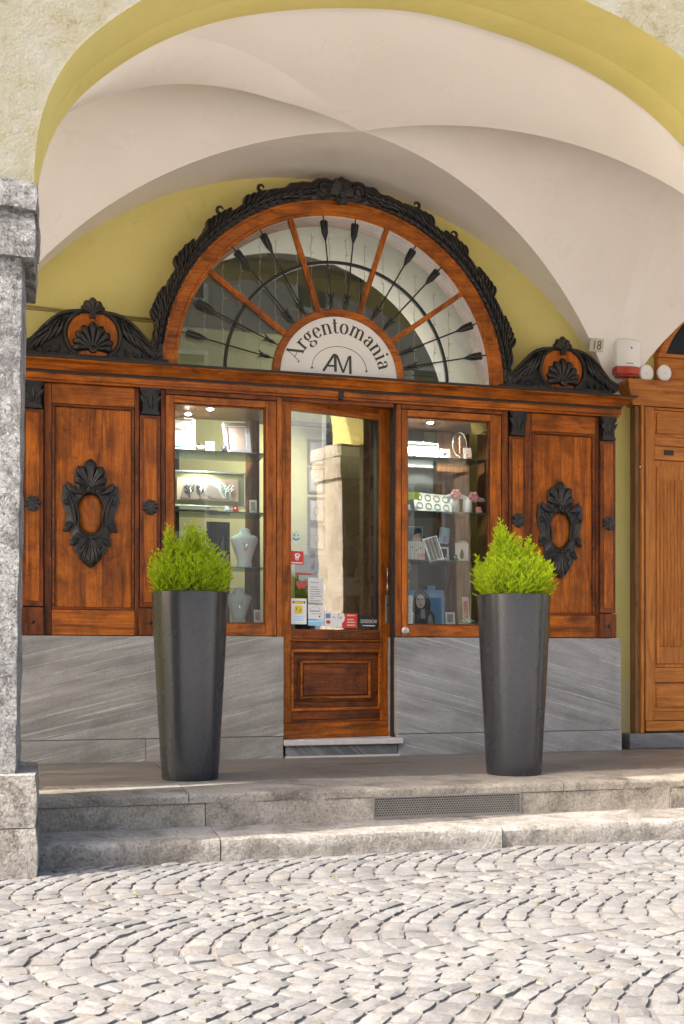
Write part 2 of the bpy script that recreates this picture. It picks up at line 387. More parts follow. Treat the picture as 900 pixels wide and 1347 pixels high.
# ------------------------------------------------------------------ mesh builder
class MB:
    def __init__(s): s.v = []; s.f = []
    def add(s, vs, fs):
        b = len(s.v); s.v += [tuple(p) for p in vs]; s.f += [tuple(b + i for i in q) for q in fs]; return s
    def box(s, x0, x1, y0, y1, z0, z1):
        vs = [(x, y, z) for z in (z0, z1) for y in (y0, y1) for x in (x0, x1)]
        return s.add(vs, [(0, 2, 3, 1), (4, 5, 7, 6), (0, 1, 5, 4), (1, 3, 7, 5), (3, 2, 6, 7), (2, 0, 4, 6)])
    def prism(s, pts, y0, y1):          # outline in x,z swept along y
        n = len(pts)
        vs = [(x, y0, z) for x, z in pts] + [(x, y1, z) for x, z in pts]
        fs = [tuple(range(n)), tuple(range(2 * n - 1, n - 1, -1))]
        fs += [(i, i + n, (i + 1) % n + n, (i + 1) % n) for i in range(n)]
        return s.add(vs, fs)
    def mould(s, prof, x0, x1, y0, ret0=False, ret1=False):   # profile (projection, z) swept along x; mitred returns
        n = len(prof)
        a = [(x0 - (p if ret0 else 0), y0 - p, z) for p, z in prof]
        b = [(x1 + (p if ret1 else 0), y0 - p, z) for p, z in prof]
        s.add(a + b, [(i, i + 1, i + 1 + n, i + n) for i in range(n - 1)])
        D = 0.2
        for flag, e, sg in ((ret0, a, -1), (ret1, b, 1)):
            if flag:
                back = [(p[0], y0 + D, p[2]) for p in e]
                s.add(e + back, [(i, i + 1, i + 1 + n, i + n) for i in range(n - 1)])
            else: s.add(e + [(e[0][0], y0, prof[0][1]), (e[0][0], y0, prof[-1][1])], [tuple(range(n)) + (n + 1, n)])
        # top and bottom closing
        for i in (0, -1):
            s.add([a[i], b[i], (b[i][0], y0 + D, b[i][2]), (a[i][0], y0 + D, a[i][2])], [(0, 1, 2, 3)])
        return s
    def tube(s, pts, r, n=6, closed=False, caps=True):
        pts = [Vector(p) for p in pts]; N = len(pts)
        rr = r if isinstance(r, (list, tuple)) else [r] * N
        up = Vector((0.01, -1, 0.02)); vs = []
        for i, p in enumerate(pts):
            q = pts[(i + 1) % N] if (closed or i < N - 1) else p
            o = pts[i - 1] if (closed or i > 0) else p
            t = (q - o).normalized() if (q - o).length > 1e-9 else Vector((1, 0, 0))
            a = t.cross(up)
            if a.length < 1e-4: a = t.cross(Vector((1, 0, 0)))
            a.normalize(); b = t.cross(a)
            for k in range(n):
                th = 2 * PI * k / n
                vs.append(p + rr[i] * (a * math.cos(th) + b * math.sin(th)))
        fs = []
        M_ = N if closed else N - 1
        for i in range(M_):
            for k in range(n):
                j = (i + 1) % N
                fs.append((i * n + k, i * n + (k + 1) % n, j * n + (k + 1) % n, j * n + k))
        if caps and not closed: fs += [tuple(range(n - 1, -1, -1)), tuple((N - 1) * n + k for k in range(n))]
        return s.add(vs, fs)
    def lathe(s, cx, cy, prof, n=32, a0=0, a1=2 * PI, cap=True):    # profile (r, z)
        full = abs(a1 - a0 - 2 * PI) < 1e-6; m = n if full else n + 1
        vs = [(cx + r * math.cos(a0 + (a1 - a0) * k / n), cy + r * math.sin(a0 + (a1 - a0) * k / n), z) for r, z in prof for k in range(m)]
        fs = [(i * m + k, i * m + (k + 1) % m, (i + 1) * m + (k + 1) % m, (i + 1) * m + k) for i in range(len(prof) - 1) for k in range(n)]
        return s.add(vs, fs)
    def disc_y(s, cx, cz, prof, n=32, sx=1, sz=1):                # revolve about the y axis: profile (r, y)
        vs = [(cx + sx * r * math.cos(2 * PI * k / n), y, cz + sz * r * math.sin(2 * PI * k / n)) for r, y in prof for k in range(n)]
        fs = [(i * n + k, i * n + (k + 1) % n, (i + 1) * n + (k + 1) % n, (i + 1) * n + k) for i in range(len(prof) - 1) for k in range(n)]
        L = (len(prof) - 1) * n
        fs.append(tuple(L + k for k in range(n))); fs.append(tuple(range(n - 1, -1, -1)))
        return s.add(vs, fs)
    def ring(s, cx, cz, prof, a0, a1, n=48, cap=True):            # profile (r, y) swept by angle in x,z; closed section
        m = len(prof)
        vs = []
        for k in range(n + 1):
            a = a0 + (a1 - a0) * k / n
            vs += [(cx + r * math.cos(a), y, cz + r * math.sin(a)) for r, y in prof]
        fs = [(k * m + i, k * m + (i + 1) % m, (k + 1) * m + (i + 1) % m, (k + 1) * m + i) for k in range(n) for i in range(m)]
        if cap: fs += [tuple(range(m)), tuple(n * m + i for i in range(m - 1, -1, -1))]
        return s.add(vs, fs)
    def grid(s, fn, nu, nv):
        vs = [fn(i / nu, j / nv) for j in range(nv + 1) for i in range(nu + 1)]
        return s.add(vs, [(j * (nu + 1) + i, j * (nu + 1) + i + 1, (j + 1) * (nu + 1) + i + 1, (j + 1) * (nu + 1) + i) for j in range(nv) for i in range(nu)])
    def frame(s, x0, x1, z0, z1, w, y0, y1):                       # mitred rectangular frame, width w inwards
        o = [(x0, z0), (x1, z0), (x1, z1), (x0, z1)]
        q = [(x0 + w, z0 + w), (x1 - w, z0 + w), (x1 - w, z1 - w), (x0 + w, z1 - w)]
        for i in range(4):
            j = (i + 1) % 4
            s.prism([o[i], o[j], q[j], q[i]], y0, y1)
        return s
    # --- carving strokes, all proud of a board whose face is at y ---
    def lobe(s, x, z, ang, L, W, H, y, curl=0.0, crease=0.35, nu=6, nv=9, fan=False):
        pts = []; p = Vector((x, z)); a = ang
        for i in range(nv + 1):
            pts.append((p.copy(), a)); p = p + Vector((math.cos(a), math.sin(a))) * (L / nv); a += curl / nv
        def fn(u, v):
            i = min(int(round(v * nv)), nv); c, an = pts[i]
            t = 0.04 + 0.96 * v
            ww = W * 0.62 * max(0.03, math.sin(PI * min(1, t * 0.97)) ** 0.55) * (0.5 + 0.6 * min(v, 0.75))
            if fan: ww = W * 0.5 * min(1.0, 0.10 + 1.05 * t) * math.sqrt(max(0.0, 1 - (max(0, t - 0.72) / 0.285) ** 2))
            q = u * 2 - 1
            nx, nz = -math.sin(an), math.cos(an)
            h = H * (max(0, 1 - q * q) ** 0.5) * (1 - crease * math.exp(-(q * 3.2) ** 2)) * ((0.35 + 0.9 * v if v < 0.72 else max(0.0, 1 - ((v - 0.72) / 0.30) ** 2)) if fan else (0.45 + 0.55 * math.sin(PI * min(1.0, 0.15 + v * 0.8))))
            return (c.x + nx * q * ww, y - h, c.y + nz * q * ww)
        return s.grid(fn, nu, nv)
    def scroll(s, x, z, r, w, y, a0=0.0, turns=1.6, sgn=1, H=0.02):
        pts = []; rr = []
        N = int(14 * turns)
        for i in range(N + 1):
            t = i / N; a = a0 + sgn * t * turns * 2 * PI; q = r * (1 - 0.78 * t)
            pts.append((x + q * math.cos(a), y - H * (0.3 + 0.5 * t), z + q * math.sin(a))); rr.append(w * (1 - 0.45 * t))
        s.tube(pts, rr, 6)
        s.disc_y(x, z, [(r * 0.95, y), (r * 0.8, y - H * 0.35), (r * 0.3, y - H * 0.8), (0.001, y - H)], 14)
        return s

WP = {}
def wpos(o): return WP.get(o.name, Vector((0, 0, 0)))

def obj(name, mb, mat, parent=None, smooth=False, bevel=0.0, label=None, kind=None, origin=None, local=False):
    me = bpy.data.meshes.new(name)
    me.from_pydata(mb.v, [], mb.f)
    me.update()
    if origin is None:
        xs, ys, zs = zip(*mb.v)
        origin = ((min(xs) + max(xs)) / 2, (min(ys) + max(ys)) / 2, min(zs))
    og = Vector(origin)
    me.transform(Matrix.Translation(-og))
    bm = bmesh.new(); bm.from_mesh(me); bmesh.ops.recalc_face_normals(bm, faces=bm.faces); bm.to_mesh(me); bm.free()
    if smooth:
        me.polygons.foreach_set("use_smooth", [True] * len(me.polygons))
    if isinstance(mat, str): mat = M[mat]
    me.materials.append(mat)
    o = bpy.data.objects.new(name, me); COL.objects.link(o)
    if smooth == 'auto':
        me.set_sharp_from_angle(angle=R(38))
    if bevel:
        b = o.modifiers.new("bevel", 'BEVEL'); b.width = bevel; b.segments = 2; b.limit_method = 'ANGLE'; b.angle_limit = R(35)
    if parent is not None:
        o.parent = parent
        o.location = og if local else og - wpos(parent)
        WP[o.name] = og if not local else og
    else:
        o.location = og; WP[o.name] = og
    if local: WP[o.name] = og
    if label: o['label'] = label
    if kind: o['kind'] = kind
    return o

def lobj(name, mb, mat, parent, pworld=None, **kw):   # vertices already in the parent's own space
    o = obj(name, mb, mat, None, **kw)
    o.parent = parent
    if pworld is not None: o.location = o.location - pworld
    return o

def thing(name, label, cat, loc, group=None, rotz=0, kind=None):
    o = bpy.data.objects.new(name, None); COL.objects.link(o)
    o.empty_display_size = 0.1
    o.location = loc; o.rotation_euler = (0, 0, rotz); WP[o.name] = Vector(loc)
    o['label'] = label; o['category'] = cat
    if group: o['group'] = group
    return o
def tag(o, label, cat, group=None):
    o['label'] = label; o['category'] = cat
    if group: o['group'] = group
    return o
def copy_tree(o, parent=None):
    c = o.copy(); COL.objects.link(c)
    if parent is not None: c.parent = parent
    for ch in list(o.children): copy_tree(ch, c)
    return c
def text_mb(body, size, x, z, y, align='CENTER', thick=0.0006, sx=1.0, rot=0.0):
    cu = bpy.data.curves.new("lettering_curve", 'FONT'); cu.body = body; cu.size = size; cu.align_x = align
    cu.extrude = thick / 2
    t = bpy.data.objects.new("lettering_tmp", cu)
    me = bpy.data.meshes.new_from_object(t)
    mb = MB()
    ca, sa = math.cos(rot), math.sin(rot)
    mb.add([(x + sx * v.co.x * ca - v.co.y * sa, y - v.co.z - thick / 2, z + sx * v.co.x * sa + v.co.y * ca) for v in me.vertices], [tuple(p.vertices) for p in me.polygons])
    bpy.data.objects.remove(t); bpy.data.curves.remove(cu); bpy.data.meshes.remove(me)
    return mb

# ------------------------------------------------------------------ key dimensions (metres)
FZ = 0.255            # portico floor
YS = 7.06             # shopfront face
YW = 7.27             # back wall face
YA0, YA1 = 4.83, 5.28  # street arch, front and back
BC, BP = 1.80, 4.66   # bay centre and pitch
RR, RZ = 2.57, 1.65  # vault radius and its centre height
XC = 1.845            # shopfront centre

# ------------------------------------------------------------------ ground
g = obj('street', MB().box(-60, 60, -60, 4.95, -0.25, -0.032), 'street', kind='structure')
# cobbles laid in bands of segmental arches
st_base = obj('cobbled_pavement', MB().box(-2.4, 6.4, 1.3, 4.93, -0.028, -0.0092), 'joint', kind='structure')
def cobble_mesh(seed):
    rnd = random.Random(seed); mb = MB(); n = 4
    hx, hy = 0.5, 0.5
    off = [rnd.uniform(0.03, 0.09) for _ in range(4)]
    tilt = (rnd.uniform(-0.08, 0.08), rnd.uniform(-0.08, 0.08))
    def q(u, v):   # rounded irregular quad
        x = (u - 0.5); y = (v - 0.5)
        k = 1 - 0.10 * (2 * abs(x) * 2 * abs(y)) ** 2
        x *= k; y *= k
        x *= 1 - off[0] * (y + 0.5) * 2; y *= 1 - off[1] * (x + 0.5) * 2
        return x, y
    vs = []
    for j in range(n + 1):
        for i in range(n + 1):
            x, y = q(i / n, j / n)
            e = max(abs(i / n - 0.5), abs(j / n - 0.5)) * 2
            z = 0.0 - 0.10 * (e ** 10) + rnd.uniform(-0.06, 0.06) + tilt[0] * x + tilt[1] * y
            vs.append((x * 1.0, y * 1.0, z))
    fs = [(j * (n + 1) + i, j * (n + 1) + i + 1, (j + 1) * (n + 1) + i + 1, (j + 1) * (n + 1) + i) for j in range(n) for i in range(n)]
    rim = [i for i in range(n)] + [n + j * (n + 1) for j in range(n)] + [n * (n + 1) + n - i for i in range(n)] + [(n - j) * (n + 1) for j in range(n)]
    b = len(vs)
    for r_ in rim:
        x, y, z = vs[r_]; vs.append((x * 1.04, y * 1.04, -0.55))
    m = len(rim)
    fs += [(rim[k], b + k, b + (k + 1) % m, rim[(k + 1) % m]) for k in range(m)]
    return vs, fs
CV = [cobble_mesh(s) for s in range(14)]
CM = []
for vs, fs in CV:
    me = bpy.data.meshes.new('cobble'); me.from_pydata(vs, [], fs); me.update()
    bm = bmesh.new(); bm.from_mesh(me); bmesh.ops.recalc_face_normals(bm, faces=bm.faces); bm.to_mesh(me); bm.free()
    me.polygons.foreach_set("use_smooth", [True] * len(me.polygons)); me.set_sharp_from_angle(angle=R(28))
    me.materials.append(M['cobble']); CM.append(me)
SIN, COS = math.sin(R(14.763)), math.cos(R(14.763))
stones = []
BANDS = [(0.92, 1.86), (1.86, 2.86), (2.86, 3.86), (3.86, 4.86)]
rc = random.Random(3)
for bi, (y0, y1) in enumerate(BANDS):
    half = (y1 - y0) / 2; yc = (y0 + y1) / 2
    sp = 0.094; x = -2.9 + 0.4 * bi
    while x < 6.3:
        sag = 0.34
        d = sp * rc.uniform(0.9, 1.1)
        # walk along the arc
        t = -1.0 + rc.uniform(0, 0.03)
        while t < 0.985:
            slope = 2 * sag * t / half
            ln = rc.uniform(0.072, 0.112)
            dt = ln / math.hypot(1, slope) / half
            tm = min(t + dt / 2, 1.0)
            X = x + sag * tm * tm; Yp = yc + half * tm
            ang = math.atan2(1, 2 * sag * tm / half)
            # course narrows where it meets its neighbour obliquely
            wd = d * math.sin(ang) * 0.985
            if 1.33 < Yp < 4.865 and -2.35 < X < 6.3:
                stones.append((X + rc.uniform(-.003, .003), Yp, ang + rc.uniform(-.05, .05), ln * 0.995, wd * rc.uniform(.88, .995), rc.uniform(-.003, .003)))
            t += dt
        x += d
# a straight course along the kerb foot
x = -0.02
def seen_size(s):
    X, Y = s[0], s[1]; zc = X * SIN + Y * COS; xr = X * COS - Y * SIN
    if zc <= 0: return 0
    u = 1423 * xr / zc; v = 1423 * 0.915 / zc
    if abs(u) > 455 or v > 492: return 0
    return 1 / zc
order = sorted(range(len(stones)), key=lambda i: -seen_size(stones[i]))
big = set(order[:300])
rest = MB()
for i, (X, Y, a, ln, wd, dz) in enumerate(stones):
    k = rc.randrange(14); flip = rc.choice((0, PI))
    m = Matrix.Translation((X, Y, dz)) @ Matrix.Rotation(a - PI / 2 + flip, 4, 'Z') @ Matrix.Diagonal((wd, ln, 0.032, 1))
    if i in big:
        o = bpy.data.objects.new('cobble', CM[k]); COL.objects.link(o); o.parent = st_base
        o.matrix_local = Matrix.Translation(-WP[st_base.name]) @ m
    else:
        vs, fs = CV[k]; rest.add([m @ Vector(v) for v in vs], fs)
r_ = obj('cobble_field', rest, 'cobble', st_base, smooth='auto', kind='stuff')

ms = MB(); rm = random.Random(8)
for i in range(46):
    X, Y, a, ln, wd, dz = stones[rm.choice(order[:700])]
    for q in range(rm.randint(2, 6)):
        px_, py_ = X + wd * .52 * (1 if i % 2 else -1) + rm.uniform(-.008, .008), Y + rm.uniform(-.02, .02)
        t_ = rm.uniform(0, 6.28); l_ = rm.uniform(.004, .010)
        ms.add([(px_, py_, -.012), (px_ + l_ * math.cos(t_) * .6, py_ + l_ * math.sin(t_) * .6, .004), (px_ + l_ * math.cos(t_ + .8), py_ + l_ * math.sin(t_ + .8), -.002)], [(0, 1, 2)])
obj('moss', ms, 'moss', st_base, kind='stuff')

# ------------------------------------------------------------------ portico floor, riser, kerb
def rough_block(x0, x1, y0, y1, z0, z1, seed, amp=0.006, nx=24, nz=5, ny=6, rnd=0.012):
    """stone block with worn rounded front-top arris and uneven faces"""
    mb = MB(); prof = []
    prof += [(y0, z0 + (z1 - z0 - rnd) * k / nz) for k in range(nz + 1)]
    prof += [(y0 + rnd * 0.3, z1 - rnd * 0.3), (y0 + rnd, z1)]
    prof += [(y0 + rnd + (y1 - y0 - rnd) * k / ny, z1) for k in range(1, ny + 1)]
    def fn(u, v):
        i = int(round(v * (len(prof) - 1))); yy, zz = prof[i]; xx = x0 + (x1 - x0) * u
        nz_ = noise.noise(Vector((xx * 3.1 + seed, yy * 5, zz * 6))) + 0.6 * noise.noise(Vector((xx * 11 + seed, yy * 13, zz * 13)))
        k = amp * nz_
        edge = 1.0
        if i <= nz: return (xx, yy - k, zz)
        if i == nz + 1: return (xx, yy - k * 1.3, zz + k * 1.3)
        return (xx, yy, zz + k * 0.5 * (1 if i < len(prof) - 1 else 0))
    mb.grid(fn, nx, len(prof) - 1)
    n = len(prof)
    for u in (0, 1):
        pl = [fn(u, i / (n - 1)) for i in range(n)]
        mb.add(pl + [(pl[0][0], y1, z0)], [tuple(range(n + 1))])
    return mb
plat = thing('portico_floor', 'worn dark stone paving of the raised arcade floor in front of the shop', 'paving', (1.7, 6.2, 0))
del plat['category']; plat['kind'] = 'structure'
bed = obj('paving_bed', MB().box(-3.5, 8, 5.52, 11.2, 0.0, FZ - 0.02), 'joint', plat)
xs = [-3.2, -1.62, -0.1, 1.46, 3.02, 4.62, 6.3, 7.9]
for row, (ya, yb) in enumerate(((5.78, 6.42), (6.424, 7.06))):
    off = 0.0 if row == 0 else 0.7
    for a, b in zip(xs[:-1], xs[1:]):
        obj('paving_slab', MB().box(a + off + .002, b + off - .002, ya, yb, FZ - 0.019, FZ + random.uniform(-.0008, .0008)), 'floor', plat, bevel=0.002)
# front edge slabs with the riser below
ex = [-3.2, -1.25, 0.62, 2.61, 4.4, 6.3, 7.9]
for i, (a, b) in enumerate(zip(ex[:-1], ex[1:])):
    obj('edge_slab', rough_block(a + .002, b - .002, 5.27, 5.777, FZ - 0.045, FZ, 3 * i, 0.005, rnd=0.014), 'riser', plat, smooth='auto')
GX0, GX1, GZ0, GZ1 = 1.555, 2.36, 0.102, 0.208
rx = [-3.2, -0.9, 0.70, GX0, GX1, 3.25, 5.2, 7.9]
for i, (a, b) in enumerate(zip(rx[:-1], rx[1:])):
    if abs(a - GX0) < 0.01:
        obj('grille_pit', MB().box(a, b, 5.34, 5.52, 0.0, FZ - 0.047), 'void', plat)
        continue
    obj('riser_stone', rough_block(a + .002, b - .002, 5.273 + 0.003 * (i % 2), 5.52, 0.0, FZ - 0.0455, 9 * i + 2, 0.008, rnd=0.003), 'riser', plat, smooth='auto')
# perforated grille: real holes (hexagonal lattice of bars)
gr = MB()
px_, r_h = 0.0135, 0.0052
row = 0; z = GZ0 + 0.002
cells = []
while z < GZ1:
    x = GX0 + (px_ / 2 if row % 2 else 0)
    while x < GX1:
        cells.append((x, z)); x += px_
    z += px_ * 0.866; row += 1
cells = [(x, z) for x, z in cells if x < GX1 - 0.002 and z < GZ1 + 0.002]
for x, z in cells:
    vs = []
    for k in range(6):
        a = PI / 6 + k * PI / 3
        R1 = px_ / 2 / math.cos(PI / 6) * 1.0
        vs.append((x + R1 * math.cos(a), 5.271, z + R1 * math.sin(a)))
    for k in range(6):
        a = PI / 6 + k * PI / 3; vs.append((x + r_h * math.cos(a), 5.271, z + r_h * math.sin(a)))
    for k in range(6):
        a = PI / 6 + k * PI / 3; vs.append((x + r_h * math.cos(a), 5.274, z + r_h * math.sin(a)))
    gr.add(vs, [(k, (k + 1) % 6, 6 + (k + 1) % 6, 6 + k) for k in range(6)] + [(6 + k, 6 + (k + 1) % 6, 12 + (k + 1) % 6, 12 + k) for k in range(6)])
vg = thing('vent_grille', 'wide perforated metal vent grille set in the stone riser below the platform edge', 'vent grille', ((GX0 + GX1) / 2, 5.285, GZ0))
obj('perforated_sheet', gr, 'grille', vg)
obj('grille_rim', MB().frame(GX0 - 0.004, GX1 + 0.004, GZ0 - 0.006, GZ1 + 0.004, 0.009, 5.267, 5.30), 'grille', vg)
# kerb
kerb = thing('kerb', 'pale worn stone kerb step at the foot of the arcade platform', 'kerb', (1.7, 5.1, 0))
del kerb['category']; kerb['kind'] = 'structure'
kx = [-3.2, -0.11, 0.72, 2.1, 3.6, 5.4, 7.9]
for i, (a, b) in enumerate(zip(kx[:-1], kx[1:])):
    obj('kerb_stone', rough_block(a + .003, b - .003, 4.895 + 0.006 * (i % 2), 5.30, -0.03, 0.093 + 0.002 * (i % 2), 17 * i + 5, 0.009, 40, 4, 6, rnd=0.024), 'kerb', kerb, smooth='auto')

# ------------------------------------------------------------------ arcade: front wall, pillars, vault, back wall
def arch_profile():
    """half profile dx -> z of the street arch: a flattened round arch easing into upright jambs"""
    c = [(-.43, 4.197), (0, 4.24), (.43, 4.197), (.80, 4.118), (1.09, 4.016), (1.34, 3.882), (1.56, 3.715), (1.72, 3.55), (1.82, 3.38), (1.875, 3.20), (1.893, 3.05), (1.895, 2.905), (1.895, 2.70)]
    pts = []
    for i in range(1, len(c) - 2):
        p0, p1, p2, p3 = (Vector(q) for q in c[i - 1:i + 3])
        for k in range(6):
            t = k / 6
            q = 0.5 * ((2 * p1) + (p2 - p0) * t + (2 * p0 - 5 * p1 + 4 * p2 - p3) * t * t + (3 * p1 - p0 - 3 * p2 + p3) * t ** 3)
            pts.append((q.x, q.y))
    pts.append(c[-2])
    return pts
AP = arch_profile()
SPRING = AP[-1][1]; JAMB = AP[-1][0]
building = thing('arcade_building', 'old arcaded building with mustard yellow arch, cream render and pinkish vaulted ceiling', 'building', (1.7, 7.3, 0))
TOP = 9.0
fw = MB(); sof = MB()
for b in (-3, -2, -1, 0, 1, 2, 3):
    cx = BC + b * BP
    full = [(-dx, z) for dx, z in AP[::-1]] + AP[1:]
    arc = [(cx + dx, z) for dx, z in full]
    # spandrel strips above the arch (front face and rear face)
    for (xa, za), (xb, zb) in zip(arc[:-1], arc[1:]):
        for y in (YA0, YA1):
            fw.add([(xa, y, za), (xb, y, zb), (xb, y, TOP), (xa, y, TOP)], [(0, 1, 2, 3)])
    # wall above the pillar
    xl, xr = cx + JAMB, cx + BP - JAMB
    for y in (YA0, YA1):
        fw.add([(xl, y, SPRING - 0.02), (xr, y, SPRING - 0.02), (xr, y, TOP), (xl, y, TOP)], [(0, 1, 2, 3)])
    n = len(arc)
    sof.add([(x, YA0 - 0.002, z) for x, z in arc] + [(x, YA0 + 0.30, z) for x, z in arc], [(i, i + 1, i + 1 + n, i + n) for i in range(n - 1)])
    # the rear band of the soffit is a touch lower than the front one
    arc2 = [(cx + dx * 0.9995, z - 0.0015) for dx, z in full]
    sof.add([(x, YA0 + 0.30, z) for x, z in arc] + [(x, YA0 + 0.306, z) for x, z in arc2] + [(x, YA1 + 0.002, z) for x, z in arc2],
            [(i, i + 1, i + 1 + n, i + n) for i in range(n - 1)] + [(n + i, n + i + 1, 2 * n + i + 1, 2 * n + i) for i in range(n - 1)])
obj('front_wall', fw, 'render', building)
obj('arch_soffit', sof, 'yellow', building, smooth='auto')
obj('roof_slab', MB().box(BC - 16, BC + 16, YA0, 14, TOP, TOP + 0.2), 'facade', building)

# vault ------------------------------------------------------------------
VC, VP = 1.74, 4.60
HW, YM, HB = 2.25, (YA1 + YW) / 2, (YW - YA1) / 2
def zarch(dx): return RZ + math.sqrt(max(0, RR * RR - dx * dx))
def crease(ax, m, sag=True):            # height of the groin at relative distance m from crossing
    z = zarch(HW * m)
    return z - 0.13 * (1 - m) ** 1.4
def vault_bay(cx, fold, cf=0.0):
    parts = []
    CXo, CYo = 0.0, 0.0          # crossing sits a little off the middle
    NS, NM = 28, 26
    def pt(side, m, s):
        # s in -1..1 across compartment at level m
        if side in ('F', 'B'):
            dx = HW * m * s; y = YM + (-HB if side == 'F' else HB) * m
            z = zarch(dx)
        else:
            dx = HW * m * (-1 if side == 'L' else 1); y = YM + HB * m * s
            z = zarch(HW * m) if abs(s) > .999 else None
            # side cell: barrel along x; height follows depth only
            z = zarch(HW * abs(m * s))
            # cell narrows to the groin: use the greater of the two barrels
        z -= 0.13 * (1 - m) ** 1.4
        z += 0.05 * ((YW - y) / (YW - YA1)) ** 4
        k = (1 - m)
        if fold:
            dl = 0.055 * math.sin(PI * min(1, max(0, (m - 0.25) / 0.85))) * min(1, (1 - m) / 0.15)
            if side == 'L': z += dl * ((1 - s) / 2) ** 2
            if side == 'F' and s < 0: z += dl * s * s * (1 if s < -0.56 else max(0, (-s - 0.3) / 0.26))
        return Vector((cx + (cf - cx) * (YW - y) / (YW - YA1) + dx + CXo * k, y + CYo * k, z))
    for side in 'FBLR':
        mb = MB()
        if side == 'F' and fold:
            sf = -0.56                       # fold line from the crossing to this place on the front arch
            ss = [-1 + (sf + 1) * i / 8 for i in range(9)] + [sf + (1 - sf) * i / 24 for i in range(1, 25)]
            def pf(m, s):
                p = pt('F', m, s)
                if s < sf and m > 0:
                    a, b = pt('F', m, -1), pt('F', m, sf); t = (s + 1) / (sf + 1)
                    ch = a.lerp(b, t); blend = 1.0
                    q = p.lerp(ch, 0.45 * min(1.0, (1 - m) / 0.14)); q.z -= 0.004 * math.sin(PI * m) * math.sin(PI * t) ** 0.8; return q
                return p
            for lo, hi in ((0, 8), (8, 32)):
                n = hi - lo
                vs = [pf(j / NM, ss[lo + i]) for j in range(NM + 1) for i in range(n + 1)]
                mb.add(vs, [(j * (n + 1) + i, j * (n + 1) + i + 1, (j + 1) * (n + 1) + i + 1, (j + 1) * (n + 1) + i) for j in range(NM) for i in range(n)])
        else:
            vs = [pt(side, j / NM, -1 + 2 * i / NS) for j in range(NM + 1) for i in range(NS + 1)]
            mb.add(vs, [(j * (NS + 1) + i, j * (NS + 1) + i + 1, (j + 1) * (NS + 1) + i + 1, (j + 1) * (NS + 1) + i) for j in range(NM) for i in range(NS)])
        parts.append(mb)
    return parts
for b in (-1, 0, 1):
    for mb in vault_bay(VC + b * VP, b == 0, BC + b * BP):
        obj('vault_cell', mb, 'vault', building, smooth=True)
# between bays: short barrel strips, and the flat feet they end in on the back wall
for b in (-2, -1, 0, 1):
    fe = MB()
    xa = VC + b * VP + HW; xb = xa + VP - 2 * HW
    vs = []
    N = 28
    for i in range(N + 1):
        s = -1 + 2 * i / N
        y = YM + HB * s; z = zarch(HW * abs(s)) + 0.05 * ((YW - y) / (YW - YA1)) ** 4
        q = (YW - y) / (YW - YA1); fa, fb = BC + b * BP + HW, BC + (b + 1) * BP - HW
        vs += [(xa + (fa - xa) * q - 0.001, y, z), (xb + (fb - xb) * q + 0.001, y, z)]
    fe.add(vs, [(2 * i, 2 * i + 1, 2 * i + 3, 2 * i + 2) for i in range(N)])
    fe.prism([(xa + 0.0, zarch(HW) + .0), (xb, zarch(HW)), (xb, zarch(HW) - 0.03), (xa, zarch(HW) - 0.03)], YW - 0.004, YW + 0.1)
    obj('vault_rib_strip', fe, 'vault', building, smooth='auto')
# back wall with the shop opening
FCX, FCZ, FRo = XC, 2.815, 1.19
bw = MB()
bw.box(-14, FCX - 1.2, YW, 7.85, FZ - 0.05, 5.0)
bw.box(FCX + 1.2, 17, YW, 7.85, FZ - 0.05, 5.0)
arcp = [(FCX + 1.20 * math.cos(PI - PI * i / 40), FCZ + 1.20 * math.sin(PI - PI * i / 40)) for i in range(41)]
for i in range(40):
    (xa, za), (xb, zb) = arcp[i], arcp[i + 1]
    bw.add([(xa, YW, za), (xb, YW, zb), (xb, YW, 5.0), (xa, YW, 5.0)], [(0, 1, 2, 3)])
obj('back_wall', bw, 'yellow', building)
# pale splayed reveal of the round window
RV = MB(); N = 48
def revp(i, k):
    a = PI - PI * i / N
    if k == 0: return (FCX + 1.195 * math.cos(a), YW + 0.002, FCZ + 1.195 * math.sin(a))
    return (1.70 + 1.27 * math.cos(a), 8.05, 2.72 + 1.27 * math.sin(a))
RV.add([revp(i, k) for i in range(N + 1) for k in (0, 1)], [(2 * i, 2 * i + 2, 2 * i + 3, 2 * i + 1) for i in range(N)])
obj('window_reveal', RV, 'white_in', building, smooth=True)
obj('wall_dado', MB().box(3.935, 4.13, YW - 0.004, YW + 0.02, FZ, 0.735), 'dado', building)

